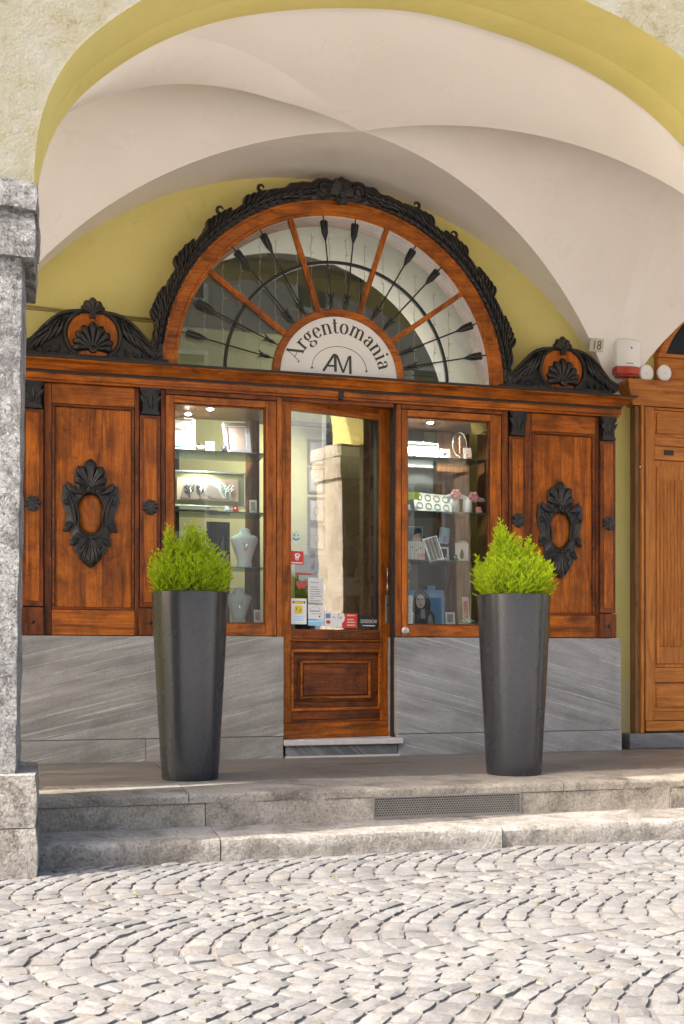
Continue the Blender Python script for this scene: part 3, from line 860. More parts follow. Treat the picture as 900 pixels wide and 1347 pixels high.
# stone pillars ------------------------------------------------------------
def pillar(cx, label, h=0.40, stone_='pillar', dy=0.0):
    # dy: how much shallower the pillar is than the arch it carries
    p = thing('stone_pillar', label, 'pillar', (cx, 5.04, 0), 'stone pillars carrying the arcade')
    def rb(x0, x1, y0, y1, z0, z1, sd, amp, nm, mat='pillar', taper=0.0, rnd=0.012):
        mb = MB(); n = 10; nzz = max(2, int((z1 - z0) / 0.06))
        ring = []
        per = []
        for i in range(n): per.append((-1 + 2 * i / n, -1))
        for i in range(n): per.append((1, -1 + 2 * i / n))
        for i in range(n): per.append((1 - 2 * i / n, 1))
        for i in range(n): per.append((-1, 1 - 2 * i / n))
        vs = []
        for j in range(nzz + 1):
            z = z0 + (z1 - z0) * j / nzz; tp = 1 + taper * (j / nzz)
            if j in (0, nzz): tp *= 0.985
            for a, b in per:
                x = (x0 + x1) / 2 + a * (x1 - x0) / 2 * tp; y = (y0 + y1) / 2 + b * (y1 - y0) / 2 * (tp if taper else (0.985 if j in (0, nzz) else 1))
                q = noise.noise(Vector((x * 5 + sd, y * 5, z * 5))) + 0.7 * noise.noise(Vector((x * 14, y * 14 + sd, z * 14)))
                kx = a if abs(a) >= 0.99 else 0; ky = b if abs(b) >= 0.99 else 0
                if abs(a) >= 0.99 and abs(b) >= 0.99: q -= 0.6
                vs.append((x + kx * amp * q, y + ky * amp * q, z + (0 if 0 < j < nzz else amp * q * 0.6)))
        m = len(per)
        fs = [(j * m + k, j * m + (k + 1) % m, (j + 1) * m + (k + 1) % m, (j + 1) * m + k) for j in range(nzz) for k in range(m)]
        fs += [tuple(range(m)), tuple(nzz * m + k for k in range(m - 1, -1, -1))]
        mb.add(vs, fs); return obj(nm, mb, mat, p, smooth='auto')
    rb(cx - h - 0.055, cx + h + 0.055, 4.69, 5.36 - dy, -0.03, 0.205, cx, 0.006, 'plinth_block', 'plinth')
    rb(cx - h - 0.05, cx + h + 0.05, 4.70, 5.35 - dy, 0.206, 0.428, cx + 3, 0.006, 'plinth_block', 'plinth')
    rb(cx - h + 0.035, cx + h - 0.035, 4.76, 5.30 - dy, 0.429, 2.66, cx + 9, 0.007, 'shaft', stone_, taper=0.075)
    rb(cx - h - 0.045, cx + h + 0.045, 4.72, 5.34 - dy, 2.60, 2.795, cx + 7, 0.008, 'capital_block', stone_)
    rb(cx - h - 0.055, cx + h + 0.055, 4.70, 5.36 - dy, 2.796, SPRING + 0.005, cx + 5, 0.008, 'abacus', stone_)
pillar(BC - BP / 2, 'rough grey stone arcade pillar at the left edge with a plain block capital')
pillar(BC + BP / 2, 'sunlit stone arcade pillar beyond the right edge, seen mirrored in the door glass', 0.57, 'pillar_cream_lit', 0.18)  # unseen pillar widened, made shallow and paler for its reflection in the door
pillar(BC - 1.5 * BP, 'far arcade pillar beyond the left edge')
pillar(BC + 1.5 * BP, 'far arcade pillar beyond the right edge, after the sunlit one')

# ------------------------------------------------------------------ the room behind the shopfront
room = thing('shop_room', 'olive green shop room seen through the door glass and the windows', 'room', (1.8, 9, 0.35))
del room['category']; room['kind'] = 'structure'
obj('room_wall', MB().box(-1.2, 5.0, 10.2, 10.3, 0.3, 3.72), 'green', room)
obj('room_wall', MB().box(-1.3, -1.2, 7.85, 10.3, 0.3, 3.72), 'green', room)
obj('room_wall', MB().box(5.0, 5.1, 7.85, 10.3, 0.3, 3.72), 'green', room)
obj('room_wall_upper', MB().box(-1.3, 5.1, 10.19, 10.3, 3.721, 5.0), 'grey_in', room)
obj('room_floor', MB().box(-1.2, 5.0, 7.28, 10.2, 0.25, 0.37), 'wood_dk', room)
obj('room_ceiling', MB().box(-1.3, 5.1, 7.85, 10.3, 4.6, 4.7), 'grey_in', room)
obj('room_partition', MB().box(1.0, 2.62, 9.2, 9.26, 0.37, 3.72), 'green', room)

# ------------------------------------------------------------------ stone base of the shopfront
sb = thing('stone_base', 'grey veined stone slabs cladding the wall below the wooden shopfront', 'stone cladding', (XC, YS, FZ))
YB = YS - 0.035
for (a, b, mt) in ((-0.235, 0.66, 'slabL'), (0.664, 1.452, 'slabL'), (2.238, 3.055, 'slabR'), (3.059, 3.93, 'slabR')):
    obj('stone_slab', MB().box(a, b, YB, YS + 0.21, 0.401, 1.058), mt, sb, bevel=0.003)
for (a, b, mt) in ((-0.235, 0.55, 'slabL'), (0.553, 1.448, 'slabL'), (2.245, 3.2, 'slabR'), (3.203, 3.935, 'slabR')):
    obj('skirting_slab', MB().box(a, b, YB - 0.004, YS + 0.21, FZ - 0.002, 0.397), mt, sb, bevel=0.003)
th_ = thing('door_threshold', 'pale marble slab on a dark stone step below the shop door', 'doorstep', (1.86, YS, FZ))
obj('tread', MB().box(1.452, 2.275, 6.99, 7.25, 0.337, 0.374), 'thr_top', th_, bevel=0.004)
obj('step_block', MB().box(1.466, 2.236, 7.012, 7.25, FZ + 0.012, 0.336), 'thr_side', th_)
obj('door_reveal', MB().box(2.268, 2.30, YS + 0.2105, YS + 0.5, FZ, 1.10), 'groove', th_)
obj('step_foot', MB().box(1.462, 2.25, 7.0, 7.25, FZ - 0.002, FZ + 0.011), 'thr_top', th_)

# ------------------------------------------------------------------ wooden shopfront
sf = thing('wooden_shopfront', 'antique orange brown wooden shopfront with carved black ornament and a fan window', 'shopfront', (XC, YS, 1.06))
# side carcasses behind the panels
for x0, x1 in ((-0.212, 0.668), (3.02, 3.9)):
    obj('carcass', MB().box(x0, x1, YS + 0.045, YW + 0.05, 1.06, 2.65), 'groove', sf)
obj('carcass_beam', MB().box(0.669, 3.019, YS + 0.045, YW + 0.12, 2.66, 2.79), 'groove', sf)
G = 0.003
def bar(name, x0, x1, z0, z1, y0=YS, y1=YS + 0.044, mat=None, bev=0.004, par=sf):
    if mat is None: mat = 'woodV' if (z1 - z0) > (x1 - x0) else 'woodH'
    return obj(name, MB().box(x0, x1, y0, y1, z0, z1), mat, par, bevel=bev)
def diamond(x, z, r, y):
    return MB().add([(x - r, y, z), (x, y, z - r), (x + r, y, z), (x, y, z + r), (x, y - r * 0.7, z)], [(0, 1, 4), (1, 2, 4), (2, 3, 4), (3, 0, 4)])
def rosette(x, z, r, y):
    mb = MB().disc_y(x, z, [(r * 0.55, y), (r * 0.5, y - 0.012), (0.001, y - 0.018)], 12)
    for k in range(8):
        a = k * PI / 4 + 0.2; mb.lobe(x, z, a, r, r * 0.75, 0.016, y - 0.001, nu=4, nv=5)
    return mb
def capital(xc, w):
    mb = MB()
    t = w / 2
    # waisted block with a flared top, and three incised leaves
    out = [(xc - t * .86, 2.482), (xc + t * .86, 2.482), (xc + t * .86, 2.50), (xc + t * .74, 2.505), (xc + t * .72, 2.60), (xc + t * .98, 2.63), (xc + t * 1.02, 2.652),
           (xc - t * 1.02, 2.652), (xc - t * .98, 2.63), (xc - t * .72, 2.60), (xc - t * .74, 2.505), (xc - t * .86, 2.50)]
    mb.prism(out, YS - 0.034, YS + 0.01)
    y = YS - 0.034
    mb.lobe(xc, 2.515, PI / 2, 0.10, t * 0.5, 0.010, y, crease=0.6)
    for sg in (-1, 1):
        mb.lobe(xc + sg * t * .25, 2.515, PI / 2 - sg * 0.25, 0.10, t * 0.42, 0.009, y, curl=-sg * 0.6, crease=0.5)
        mb.scroll(xc + sg * t * .72, 2.625, 0.014, 0.004, y, a0=PI / 2, sgn=-sg, turns=1.3, H=0.010)
    return mb
def pilaster(x0, x1):
    p = obj('pilaster', MB().box(x0, x1, YS - 0.018, YS + 0.044, 1.242, 2.48), 'woodVd', sf, bevel=0.004)
    xc = (x0 + x1) / 2; w_ = x1 - x0
    obj('pilaster_face', MB().box(x0 + 0.024, x1 - 0.024, YS - 0.024, YS - 0.0185, 1.275, 2.455), 'woodV', p, bevel=0.003)
    obj('pilaster_foot', MB().box(x0 - 0.004, x1 + 0.004, YS - 0.026, YS + 0.044, 1.062, 1.236), 'woodVd', p, bevel=0.005)
    obj('diamond_stud', diamond(xc, 1.145, 0.017, YS - 0.0262), 'carved', p)
    obj('capital', capital(xc, w_), 'carved', p, smooth='auto')
    obj('rosette', rosette(xc, 1.885, 0.052, YS - 0.0245), 'carved', p, smooth='auto')
pilaster(-0.212, -0.083); pilaster(0.515, 0.645); pilaster(3.07, 3.197); pilaster(3.778, 3.898)

def cartouche(xc, zc):
    """black carved frame round an oval boss; half width 0.17, height 0.70"""
    mb = MB(); y = YS + 0.018; yf = y - 0.018
    S = 1 / 821.0
    half = [(0, -395), (28, -380), (42, -350), (75, -345), (82, -300), (80, -262), (70, -240), (100, -228), (140, -262), (147, -180), (132, -125), (118, -85), (133, -62), (130, -20), (100, -25), (96, 12),
            (106, 30), (100, 48), (82, 50), (84, 88), (62, 105), (58, 128), (34, 140), (20, 165), (0, 172)]
    half = [(a * S, -b * S) for a, b in half]
    def zz(v): return zc + 0.0 + (v - 0.13)
    ovx, ovz, ocz = 0.087, 0.130, zz(0.134)
    out = [(xc + a, zz(b)) for a, b in half] + [(xc - a, zz(b)) for a, b in half[-2:0:-1]]
    # plate with an oval hole: quads between a sampled outline and the oval
    def sample(pts, n):
        L = [0]
        for i in range(len(pts)): L.append(L[-1] + (Vector(pts[(i + 1) % len(pts)]) - Vector(pts[i])).length)
        r = []
        for k in range(n):
            d = L[-1] * k / n; i = max(j for j in range(len(pts)) if L[j] <= d); t = (d - L[i]) / (L[i + 1] - L[i])
            r.append(Vector(pts[i]).lerp(Vector(pts[(i + 1) % len(pts)]), t))
        return r
    N = 120
    o_ = sample(out, N); iv = []
    for k, p in enumerate(o_):
        a = math.atan2((p.y - ocz) / 1.5, p.x - xc); iv.append(a)
    vs = []
    for k, p in enumerate(o_):
        a = iv[k]; q = Vector((xc + ovx * math.cos(a), ocz + ovz * math.sin(a)))
        vs += [(p.x, y, p.y), (p.x, yf + 0.004, p.y)]
        for t, h in ((0.2, 0.008), (0.55, 0.016), (0.85, 0.022), (1.0, 0.010)):
            m = p.lerp(q, t); vs.append((m.x, yf - h + 0.006, m.y))
        vs.append((q.x, y, q.y))
    K = 7
    mb.add(vs, [(k * K + i, ((k + 1) % N) * K + i, ((k + 1) % N) * K + i + 1, k * K + i + 1) for k in range(N) for i in range(K - 1)])
    # raised oval bead
    ring = [(xc + (ovx + 0.006) * math.cos(t * 2 * PI / 40), yf - 0.010, ocz + (ovz + 0.006) * math.sin(t * 2 * PI / 40)) for t in range(40)]
    mb.tube(ring, 0.006, 6, closed=True)
    yl = yf - 0.004
    bz = zz(0.300)
    # palmette on top
    for a, L, W_ in ((0, 0.195, 0.082), (0.40, 0.165, 0.07), (-0.40, 0.165, 0.07), (0.80, 0.125, 0.058), (-0.80, 0.125, 0.058), (1.25, 0.09, 0.05), (-1.25, 0.09, 0.05)):
        mb.lobe(xc, bz - 0.012, PI / 2 - a, L, W_, 0.032, yl, curl=-a * 0.5, crease=0.3, fan=True)
    mb.disc_y(xc, bz - 0.012, [(0.022, yl), (0.020, yl - 0.026), (0.011, yl - 0.030), (0.009, yl - 0.022), (0.001, yl - 0.026)], 14)
    for sg in (-1, 1):
        mb.scroll(xc + sg * 0.052, bz - 0.025, 0.026, 0.009, yl, a0=PI / 2, sgn=-sg, H=0.022)
        # horns
        mb.lobe(xc + sg * 0.06, zz(0.262), (0.10 if sg > 0 else PI - 0.10), 0.115, 0.045, 0.024, yl, curl=sg * 1.35, crease=0.2)
        # shoulders sweeping down the sides
        pts = []; rr = []
        for i in range(13):
            t = i / 12; pts.append((xc + sg * (0.148 - 0.05 * t - 0.018 * math.sin(t * PI)), yl - 0.010, zz(0.265 - 0.21 * t))); rr.append(0.006 + 0.010 * math.sin(PI * t))
        mb.tube(pts, rr, 6)
        pts = [(a - sg * 0.024, b, c - 0.01) for a, b, c in pts]
        mb.tube(pts, [r * 0.6 for r in rr], 6)
        mb.scroll(xc + sg * 0.146, zz(0.205), 0.022, 0.007, yl, a0=PI / 2, sgn=sg, H=0.016)
        mb.scroll(xc + sg * 0.134, zz(0.060), 0.022, 0.008, yl, a0=-PI / 2, sgn=sg, H=0.02)
        mb.lobe(xc + sg * 0.125, zz(0.045), -PI / 2 + sg * 0.9, 0.05, 0.03, 0.016, yl, curl=sg * 0.6)
        mb.scroll(xc + sg * 0.098, zz(-0.040), 0.020, 0.007, yl, a0=PI / 2, sgn=-sg, H=0.02)
        mb.lobe(xc + sg * 0.072, zz(-0.02), -PI / 2 + sg * 0.7, 0.075, 0.032, 0.018, yl, curl=sg * 0.5)
    # swag under the oval
    pts = [(xc + 0.075 * math.sin(t), yl - 0.018, ocz - ovz - 0.002 - 0.022 * math.cos(t)) for t in [(-1.3 + 2.6 * i / 12) for i in range(13)]]
    mb.tube(pts, 0.006, 6)
    mb.disc_y(xc, ocz - ovz - 0.022, [(0.012, yl), (0.009, yl - 0.028), (0.001, yl - 0.03)], 10)
    # pendant acanthus at the foot
    b0 = zz(-0.015)
    for a, L, W_ in ((0.8, 0.10, 0.05), (-0.8, 0.10, 0.05), (0.52, 0.145, 0.052), (-0.52, 0.145, 0.052), (0.26, 0.175, 0.052), (-0.26, 0.175, 0.052), (0, 0.195, 0.058)):
        mb.lobe(xc, b0, -PI / 2 + a, L, W_, 0.032, yl, curl=-a * 0.5, crease=0.4, fan=True)
    c_ = obj('carved_cartouche', mb, 'carved', sf, smooth='auto')
    bo = MB().disc_y(xc, ocz, [(1.0, y), (0.96, y - 0.006), (0.7, y - 0.012), (0.3, y - 0.015), (0.001, y - 0.016)], 40, ovx, ovz)
    obj('oval_boss', bo, 'woodV', c_, smooth=True)

def panel_bay(x0, x1, boards, mat):
    px0, px1 = x0 + 0.072, x1 - 0.052
    bar('top_rail', px0 - 0.02, px1 + 0.02, 2.527, 2.652)
    bar('bottom_rail', px0 - 0.02, px1 + 0.02, 1.063, 1.222)
    bar('stile', x0 + G, px0 - 0.022, 1.063, 2.652, mat='woodVd')
    bar('stile', px1 + 0.022, x1 - G, 1.063, 2.652, mat='woodVd')
    bd = obj('panel_moulding', MB().frame(px0 - 0.018, px1 + 0.018, 1.224, 2.525, 0.016, YS + 0.002, YS + 0.044), 'woodHd', sf, bevel=0.004)
    pn = obj('inset_panel', MB().box(px0, px1, YS + 0.03, YS + 0.044, 1.241, 2.508), 'groove', sf)
    b = [px0] + [px0 + (px1 - px0) * t for t in boards] + [px1]
    for i, (p, q) in enumerate(zip(b[:-1], b[1:])):
        obj('board', MB().box(p + 0.0007, q - 0.0007, YS + 0.018 + 0.0008 * (i % 2), YS + 0.0295, 1.242, 2.507), 'woodV', pn, bevel=0.0012)
    return (px0 + px1) / 2
panel_bay(-0.083, 0.515, (0.62,), 'woodV'); cartouche(0.206, 1.83)
panel_bay(3.197, 3.778, (0.26, 0.47, 0.70), 'woodV'); cartouche(3.469, 1.825)

# cornice: lower fascia, groove, crown moulding, black top slab
cx0, cx1 = -0.215, 3.90
obj('frieze_moulding', MB().mould([(0.0, 2.655), (0.024, 2.655), (0.024, 2.668), (0.034, 2.672), (0.034, 2.703), (0.028, 2.708), (0.028, 2.712)], cx0, cx1, YS, True, True), 'woodH', sf, bevel=0.0)
obj('black_fillet', MB().mould([(0.03, 2.7125), (0.036, 2.7125), (0.036, 2.726), (0.03, 2.726)], cx0, cx1, YS, True, True), 'groove', sf)
obj('crown_moulding', MB().mould([(0.032, 2.7265), (0.045, 2.7265), (0.052, 2.738), (0.072, 2.746), (0.078, 2.756), (0.098, 2.770), (0.108, 2.7735), (0.108, 2.784)], cx0, cx1, YS, True, True), 'woodH', sf, smooth='auto')
obj('cornice_top', MB().mould([(0.09, 2.7845), (0.122, 2.7845), (0.124, 2.793), (0.09, 2.793)], cx0, cx1, YS, True, True), 'groove', sf)
obj('keystone_block', MB().box(1.845 - 0.016, 1.845 + 0.016, YS - 0.045, YS - 0.02, 2.652, 2.714), 'groove', sf, bevel=0.003)

# black base bands below the crests
for x0, x1 in ((-0.215, 0.70), (3.0, 3.86)):
    obj('crest_plinth', MB().box(x0, x1, YS - 0.035, YW - 0.001, 2.7935, 2.838), 'carved', sf, bevel=0.005)

def crest(xc, w=0.42):
    zb = 2.838; yf = YS - 0.012
    mb = MB()
    # bell shaped outline, and a round opening filled by the wooden disc
    HT = ((0, .287), (.18, .286), (.33, .278), (.46, .262), (.58, .228), (.70, .180), (.81, .128), (.90, .088), (1.01, .066))
    def hgt(t): # t 0..1 from middle to end: domed middle, flaring feet
        for (a_, h0), (b_, h1) in zip(HT[:-1], HT[1:]):
            if t <= b_: return h0 + (h1 - h0) * (t - a_) / (b_ - a_)
        return HT[-1][1]
    oc = (xc, zb + 0.128); orr = 0.160
    top = [(xc + w * s, zb + hgt(abs(s))) for s in [(-1 + 2 * i / 48) for i in range(49)]]
    out = [(xc + w, zb)] + top[::-1] + [(xc - w, zb)]
    n = len(top)
    mb.prism(out, yf, YS + 0.03)
    # raised rim along the bell curve ending in scrolls
    rim = [(x, yf - 0.006, z - 0.010) for x, z in top]
    mb.tube(rim, [0.010 + 0.006 * math.sin(PI * i / 48) for i in range(49)], 6)
    rim2 = [(x, yf - 0.003, z - 0.034) for x, z in top[6:-6]]
    mb.tube(rim2, 0.006, 6)
    for sg in (-1, 1):
        mb.scroll(xc + sg * (w - 0.012), zb + 0.034, 0.034, 0.012, yf + 0.002, a0=-PI / 2, sgn=sg, turns=1.3, H=0.03)
        # curved horns round the disc, ending in volutes at the foot
        pts = []; rr = []
        for i in range(17):
            a = PI / 2 - sg * (0.35 + 2.15 * i / 16)
            q = orr + 0.012
            pts.append((oc[0] + q * math.cos(a), yf - 0.014, oc[1] + q * 0.94 * math.sin(a))); rr.append(0.010 + 0.005 * math.sin(PI * i / 16))
        mb.tube(pts, rr, 6)
        mb.scroll(xc + sg * 0.118, zb + 0.020, 0.026, 0.008, yf - 0.006, a0=0 if sg > 0 else PI, sgn=-sg, H=0.02)
        # acanthus leaves falling outwards along the slope
        for k in range(6):
            t = k / 5
            x = xc + sg * (0.185 + 0.15 * t); z = zb + 0.235 - 0.155 * t + 0.01 * math.sin(PI * t)
            mb.lobe(x, z, -PI / 2 + sg * (0.10 + 0.55 * t), 0.125 - 0.035 * t, 0.052, 0.042, yf - 0.002, curl=sg * 0.9, crease=0.5)
        for k in range(5):
            t = k / 4
            mb.lobe(xc + sg * (0.175 + 0.17 * t), zb + 0.17 - 0.11 * t, -0.5 if sg > 0 else PI + 0.5, 0.10, 0.042, 0.036, yf - 0.004, curl=-sg * 0.8, crease=0.4)
        for k in range(4):
            mb.lobe(xc + sg * (0.20 + 0.055 * k), zb + 0.055 - 0.008 * k, -PI / 2 + sg * 0.35, 0.055, 0.026, 0.02, yf - 0.006, curl=sg * 0.5, crease=0.4)
    c_ = obj('carved_crest', mb, 'carved', sf, smooth='auto')
    # disc
    obj('round_boss', MB().disc_y(oc[0], oc[1] + 0.002, [(orr, yf - 0.0005), (orr - 0.006, yf - 0.008), (0.05, yf - 0.011), (0.001, yf - 0.012)], 40, 1.0, 0.95), 'woodV', c_, smooth='auto')
    # scallop shell
    sh = MB(); yb = yf - 0.012
    for k in range(9):
        a = PI / 2 + (k - 4) * 0.36
        sh.lobe(oc[0], zb + 0.035, a, 0.178 - 0.013 * abs(k - 4), 0.064 - 0.002 * abs(k - 4), 0.042, yb, crease=0.15, curl=(k - 4) * 0.06, fan=True)
    sh.disc_y(oc[0], zb + 0.036, [(0.026, yb), (0.024, yb - 0.03), (0.013, yb - 0.034), (0.011, yb - 0.026), (0.001, yb - 0.03)], 14)
    obj('scallop_shell', sh, 'carved', c_, smooth='auto')
    fi = MB(); zf = zb + 0.262
    for k in range(5):
        a = PI / 2 + (k - 2) * 0.48
        fi.lobe(xc, zf, a, 0.105 - 0.010 * abs(k - 2), 0.054, 0.03, yf - 0.012, crease=0.15, curl=(k - 2) * 0.12, fan=True)
    fi.box(xc - 0.018, xc + 0.018, yf - 0.03, yf, zf - 0.03, zf + 0.03)
    fi.prism([(xc - 0.05, zf + 0.0), (xc + 0.05, zf), (xc + 0.035, zf + 0.07), (xc, zf + 0.095), (xc - 0.035, zf + 0.07)], yf - 0.014, yf + 0.006)
    obj('finial', fi, 'carved', c_, smooth='auto')
crest(0.22); crest(3.475)

# ---- fan window ----
fan = obj('fan_frame', MB().ring(FCX, FCZ, [(1.085, YS + 0.06), (1.085, YS + 0.012), (1.095, YS + 0.0), (1.105, YS + 0.0), (1.112, YS + 0.006), (1.165, YS + 0.002), (1.172, YS - 0.008), (1.186, YS - 0.01), (1.195, YS - 0.002), (1.195, YW + 0.03), (1.10, YW + 0.03)], 0.0, PI, 72), 'woodH', sf, smooth='auto')
obj('fan_sill', MB().box(0.66, 3.03, YS - 0.03, YS + 0.10, 2.794, 2.822), 'groove', fan, bevel=0.004)
sw_ = MB().ring(FCX, FCZ, [(0.408, YS + 0.05), (0.408, YS + 0.004), (0.416, YS - 0.004), (0.452, YS - 0.004), (0.460, YS + 0.006), (0.460, YS + 0.05)], 0.0, PI, 40)
obj('inner_ring', sw_, 'woodH', fan, smooth='auto')
mr = MB().ring(FCX, FCZ, [(0.765, YS + 0.034), (0.765, YS + 0.018), (0.771, YS + 0.012), (0.781, YS + 0.012), (0.787, YS + 0.018), (0.787, YS + 0.034)], 0.0, PI, 60)
obj('iron_hoop', mr, 'iron', fan, smooth='auto')
def radial(a, r0, r1, w, y0, y1):
    ca, sa = math.cos(a), math.sin(a); mb = MB()
    vs = []
    for y in (y0, y1):
        for r, s in ((r0, -1), (r1, -1), (r1, 1), (r0, 1)):
            vs.append((FCX + r * ca - s * w / 2 * sa, y, FCZ + r * sa + s * w / 2 * ca))
    return mb.add(vs, [(0, 1, 2, 3), (7, 6, 5, 4), (0, 4, 5, 1), (1, 5, 6, 2), (2, 6, 7, 3), (3, 7, 4, 0)])
for k in (1, 2, 3, 4):
    a = R(36 * k)
    mb = radial(a, 0.455, 1.09, 0.034, YS + 0.006, YS + 0.045)
    mb.v += []; m2 = radial(a, 0.456, 1.088, 0.014, YS - 0.002, YS + 0.007); mb.add(m2.v, m2.f)
    obj('glazing_bar', mb, 'woodV', fan, bevel=0.003)
def arrow(a):
    ca, sa = math.cos(a), math.sin(a); y = YS + 0.012; mb = MB()
    P_ = lambda r, s, yy: (FCX + r * ca - s * sa, yy, FCZ + r * sa + s * ca)
    mb.tube([P_(0.462, 0, y), P_(0.72, 0, y), P_(1.085, 0, y)], [0.0045, 0.0055, 0.0045], 6)
    # feathered butt near the outer rim: two blades and a rounded core
    mb.tube([P_(0.915, 0, y), P_(0.95, 0, y), P_(0.99, 0, y - .004), (P_(1.035, 0, y - .004)), P_(1.06, 0, y)], [0.005, 0.012, 0.016, 0.014, 0.005], 8)
    for sg in (-1, 1):
        mb.prism([(P_(r, sg * s, 0)[0], P_(r, sg * s, 0)[2]) for r, s in ((0.915, 0.004), (0.97, 0.022), (1.045, 0.027), (1.058, 0.012), (1.0, 0.004))], y - 0.006, y + 0.004)
        # barbed head near the sign
        mb.prism([(P_(r, sg * s, 0)[0], P_(r, sg * s, 0)[2]) for r, s in ((0.49, 0.002), (0.525, 0.009), (0.575, 0.026), (0.553, 0.008), (0.548, 0.003))], y - 0.006, y + 0.005)
    mb.tube([P_(0.475, 0, y - .002), P_(0.51, 0, y - .002), P_(0.56, 0, y - .002)], [0.003, 0.014, 0.008], 6)
    return mb
for k in range(5):
    for d in (12, 24):
        obj('iron_arrow', arrow(R(36 * k + d)), 'iron', fan, smooth='auto')
gl = MB(); n = 60
arc = [(FCX + 1.09 * math.cos(PI * i / n), FCZ + 1.09 * math.sin(PI * i / n)) for i in range(n + 1)]
for y in (YS + 0.040, YS + 0.044):
    gl.add([(x, y, z) for x, z in arc], [tuple(range(n + 1))])
obj('fan_glass', gl, 'glass', fan)

# carved black garland over the fan
def garland():
    mb = MB(); y0 = YS + 0.0
    def pol(a, r): return (FCX + r * math.cos(a), FCZ + r * math.sin(a))
    # backing strip of uneven outer radius
    prof_n = 140; vs = []
    rnd = random.Random(5)
    def outer(a):
        d = abs(a - PI / 2)
        base = 1.268 + 0.060 * math.exp(-(d / 0.42) ** 2) - 0.012 * max(0, d - 1.1) + 0.018 * math.exp(-((d - 0.72) / 0.12) ** 2)
        return base + 0.008 * math.sin(a * 46) + 0.006 * math.sin(a * 83)
    for i in range(prof_n + 1):
        a = R(2) + (PI - R(4)) * i / prof_n; ro = outer(a)
        for r, y in ((1.188, y0 + 0.05), (1.188, y0 - 0.016), (1.205, y0 - 0.026), ((1.2 + ro) / 2, y0 - 0.024), (ro - 0.012, y0 - 0.016), (ro, y0 + 0.004), (ro, y0 + 0.05)):
            x, z = pol(a, r); vs.append((x, y, z))
    m = 7
    mb.add(vs, [(i * m + k, i * m + k + 1, (i + 1) * m + k + 1, (i + 1) * m + k) for i in range(prof_n) for k in range(m - 1)])
    yl = y0 - 0.020
    for sg in (-1, 1):
        # paired leaves climbing to the crown
        N = 30
        for i in range(N):
            t = i / (N - 1); d = R(6) + (R(72) - 0) * t     # angle above the springing
            a = d if sg > 0 else PI - d
            up = a + sg * PI / 2
            x, z = pol(a, 1.212)
            big = 1 + 0.35 * math.sin(t * PI * 3) ** 2
            mb.lobe(x, z, up - sg * 0.55, 0.10 * big, 0.052, 0.048, yl, curl=sg * 0.5, crease=0.5)
            x, z = pol(a + sg * 0.015, 1.225)
            mb.lobe(x, z, up - sg * 0.12, 0.095 * big, 0.044, 0.055, yl - 0.004, curl=-sg * 0.35, crease=0.4)
            x, z = pol(a, 1.195 + 0.004)
            mb.lobe(x, z, up + sg * 0.25, 0.06, 0.022, 0.02, yl, curl=-sg * 0.2, crease=0.3)
        # big leaf clumps and free curls breaking the outline
        for d, rr, s_, L in ((66, 1.325, 1, 0.026), (52, 1.315, 1, 0.030), (37, 1.285, 1, 0.018), (20, 1.28, -1, 0.028)):
            a = R(d) if sg > 0 else PI - R(d)
            x, z = pol(a, rr)
            mb.tube([(x + L * (1 - .5 * i / 9) * math.cos(a - sg * 2.6 + sg * s_ * i * .52), yl + .006, z + L * (1 - .5 * i / 9) * math.sin(a - sg * 2.6 + sg * s_ * i * .52)) for i in range(10)], [.014 - .0009 * i for i in range(10)], 6)
            for q in range(5):
                x, z = pol(a - sg * (0.03 + 0.028 * q), 1.225)
                mb.lobe(x, z, a + sg * (0.75 - 0.1 * q), 0.115, 0.044, 0.045, yl - 0.004, curl=sg * 0.7, crease=0.45)
        # foot of the garland: vertical acanthus bundle and volute
        a = R(11) if sg > 0 else PI - R(11)
        for q in range(6):
            aa = R(3 + 3.0 * q); aa = aa if sg > 0 else PI - aa
            x, z = pol(aa, 1.21 + 0.012 * (q % 2))
            mb.lobe(x, z, PI / 2 - sg * 0.5, 0.075, 0.036, 0.03, yl - 0.003, curl=sg * 0.8, crease=0.5)
        x, z = pol(R(4.0) if sg > 0 else PI - R(4.0), 1.235)
        mb.scroll(x, z - 0.02, 0.042, 0.012, yl + 0.004, a0=PI / 2, sgn=-sg, turns=1.5, H=0.03)
        # large volutes either side of the crown palmette
        x, z = FCX + sg * 0.118, FCZ + 1.232
        mb.scroll(x, z, 0.068, 0.017, yl - 0.008, a0=PI / 2 + sg * 0.6, sgn=-sg, turns=1.9, H=0.034)
        for q in range(5):
            a = PI / 2 - sg * (0.155 + 0.055 * q)
            x, z = pol(a, 1.22 + 0.01 * q)
            mb.lobe(x, z, a + sg * (PI / 2 + 2.7), 0.11, 0.05, 0.036, yl - 0.006, curl=sg * 0.8, crease=0.5)
            mb.lobe(x, z, a - sg * 1.25, 0.115, 0.048, 0.036, yl - 0.006, curl=-sg * 0.3, crease=0.5)
    # crown palmette
    for k in range(9):
        a = PI / 2 + (k - 4) * 0.30
        mb.lobe(FCX, FCZ + 1.195, a, 0.140 - 0.010 * abs(k - 4), 0.054, 0.036, yl - 0.016, crease=0.25, curl=(k - 4) * 0.05, fan=True)
    for k in range(5):
        a = -PI / 2 + (k - 2) * 0.42
        mb.lobe(FCX, FCZ + 1.205, a, 0.062, 0.034, 0.03, yl - 0.014, crease=0.4)
    mb.disc_y(FCX, FCZ + 1.20, [(0.020, yl - 0.01), (0.018, yl - 0.05), (0.001, yl - 0.055)], 12)
    return mb
obj('carved_garland', garland(), 'carved', sf, smooth='auto')

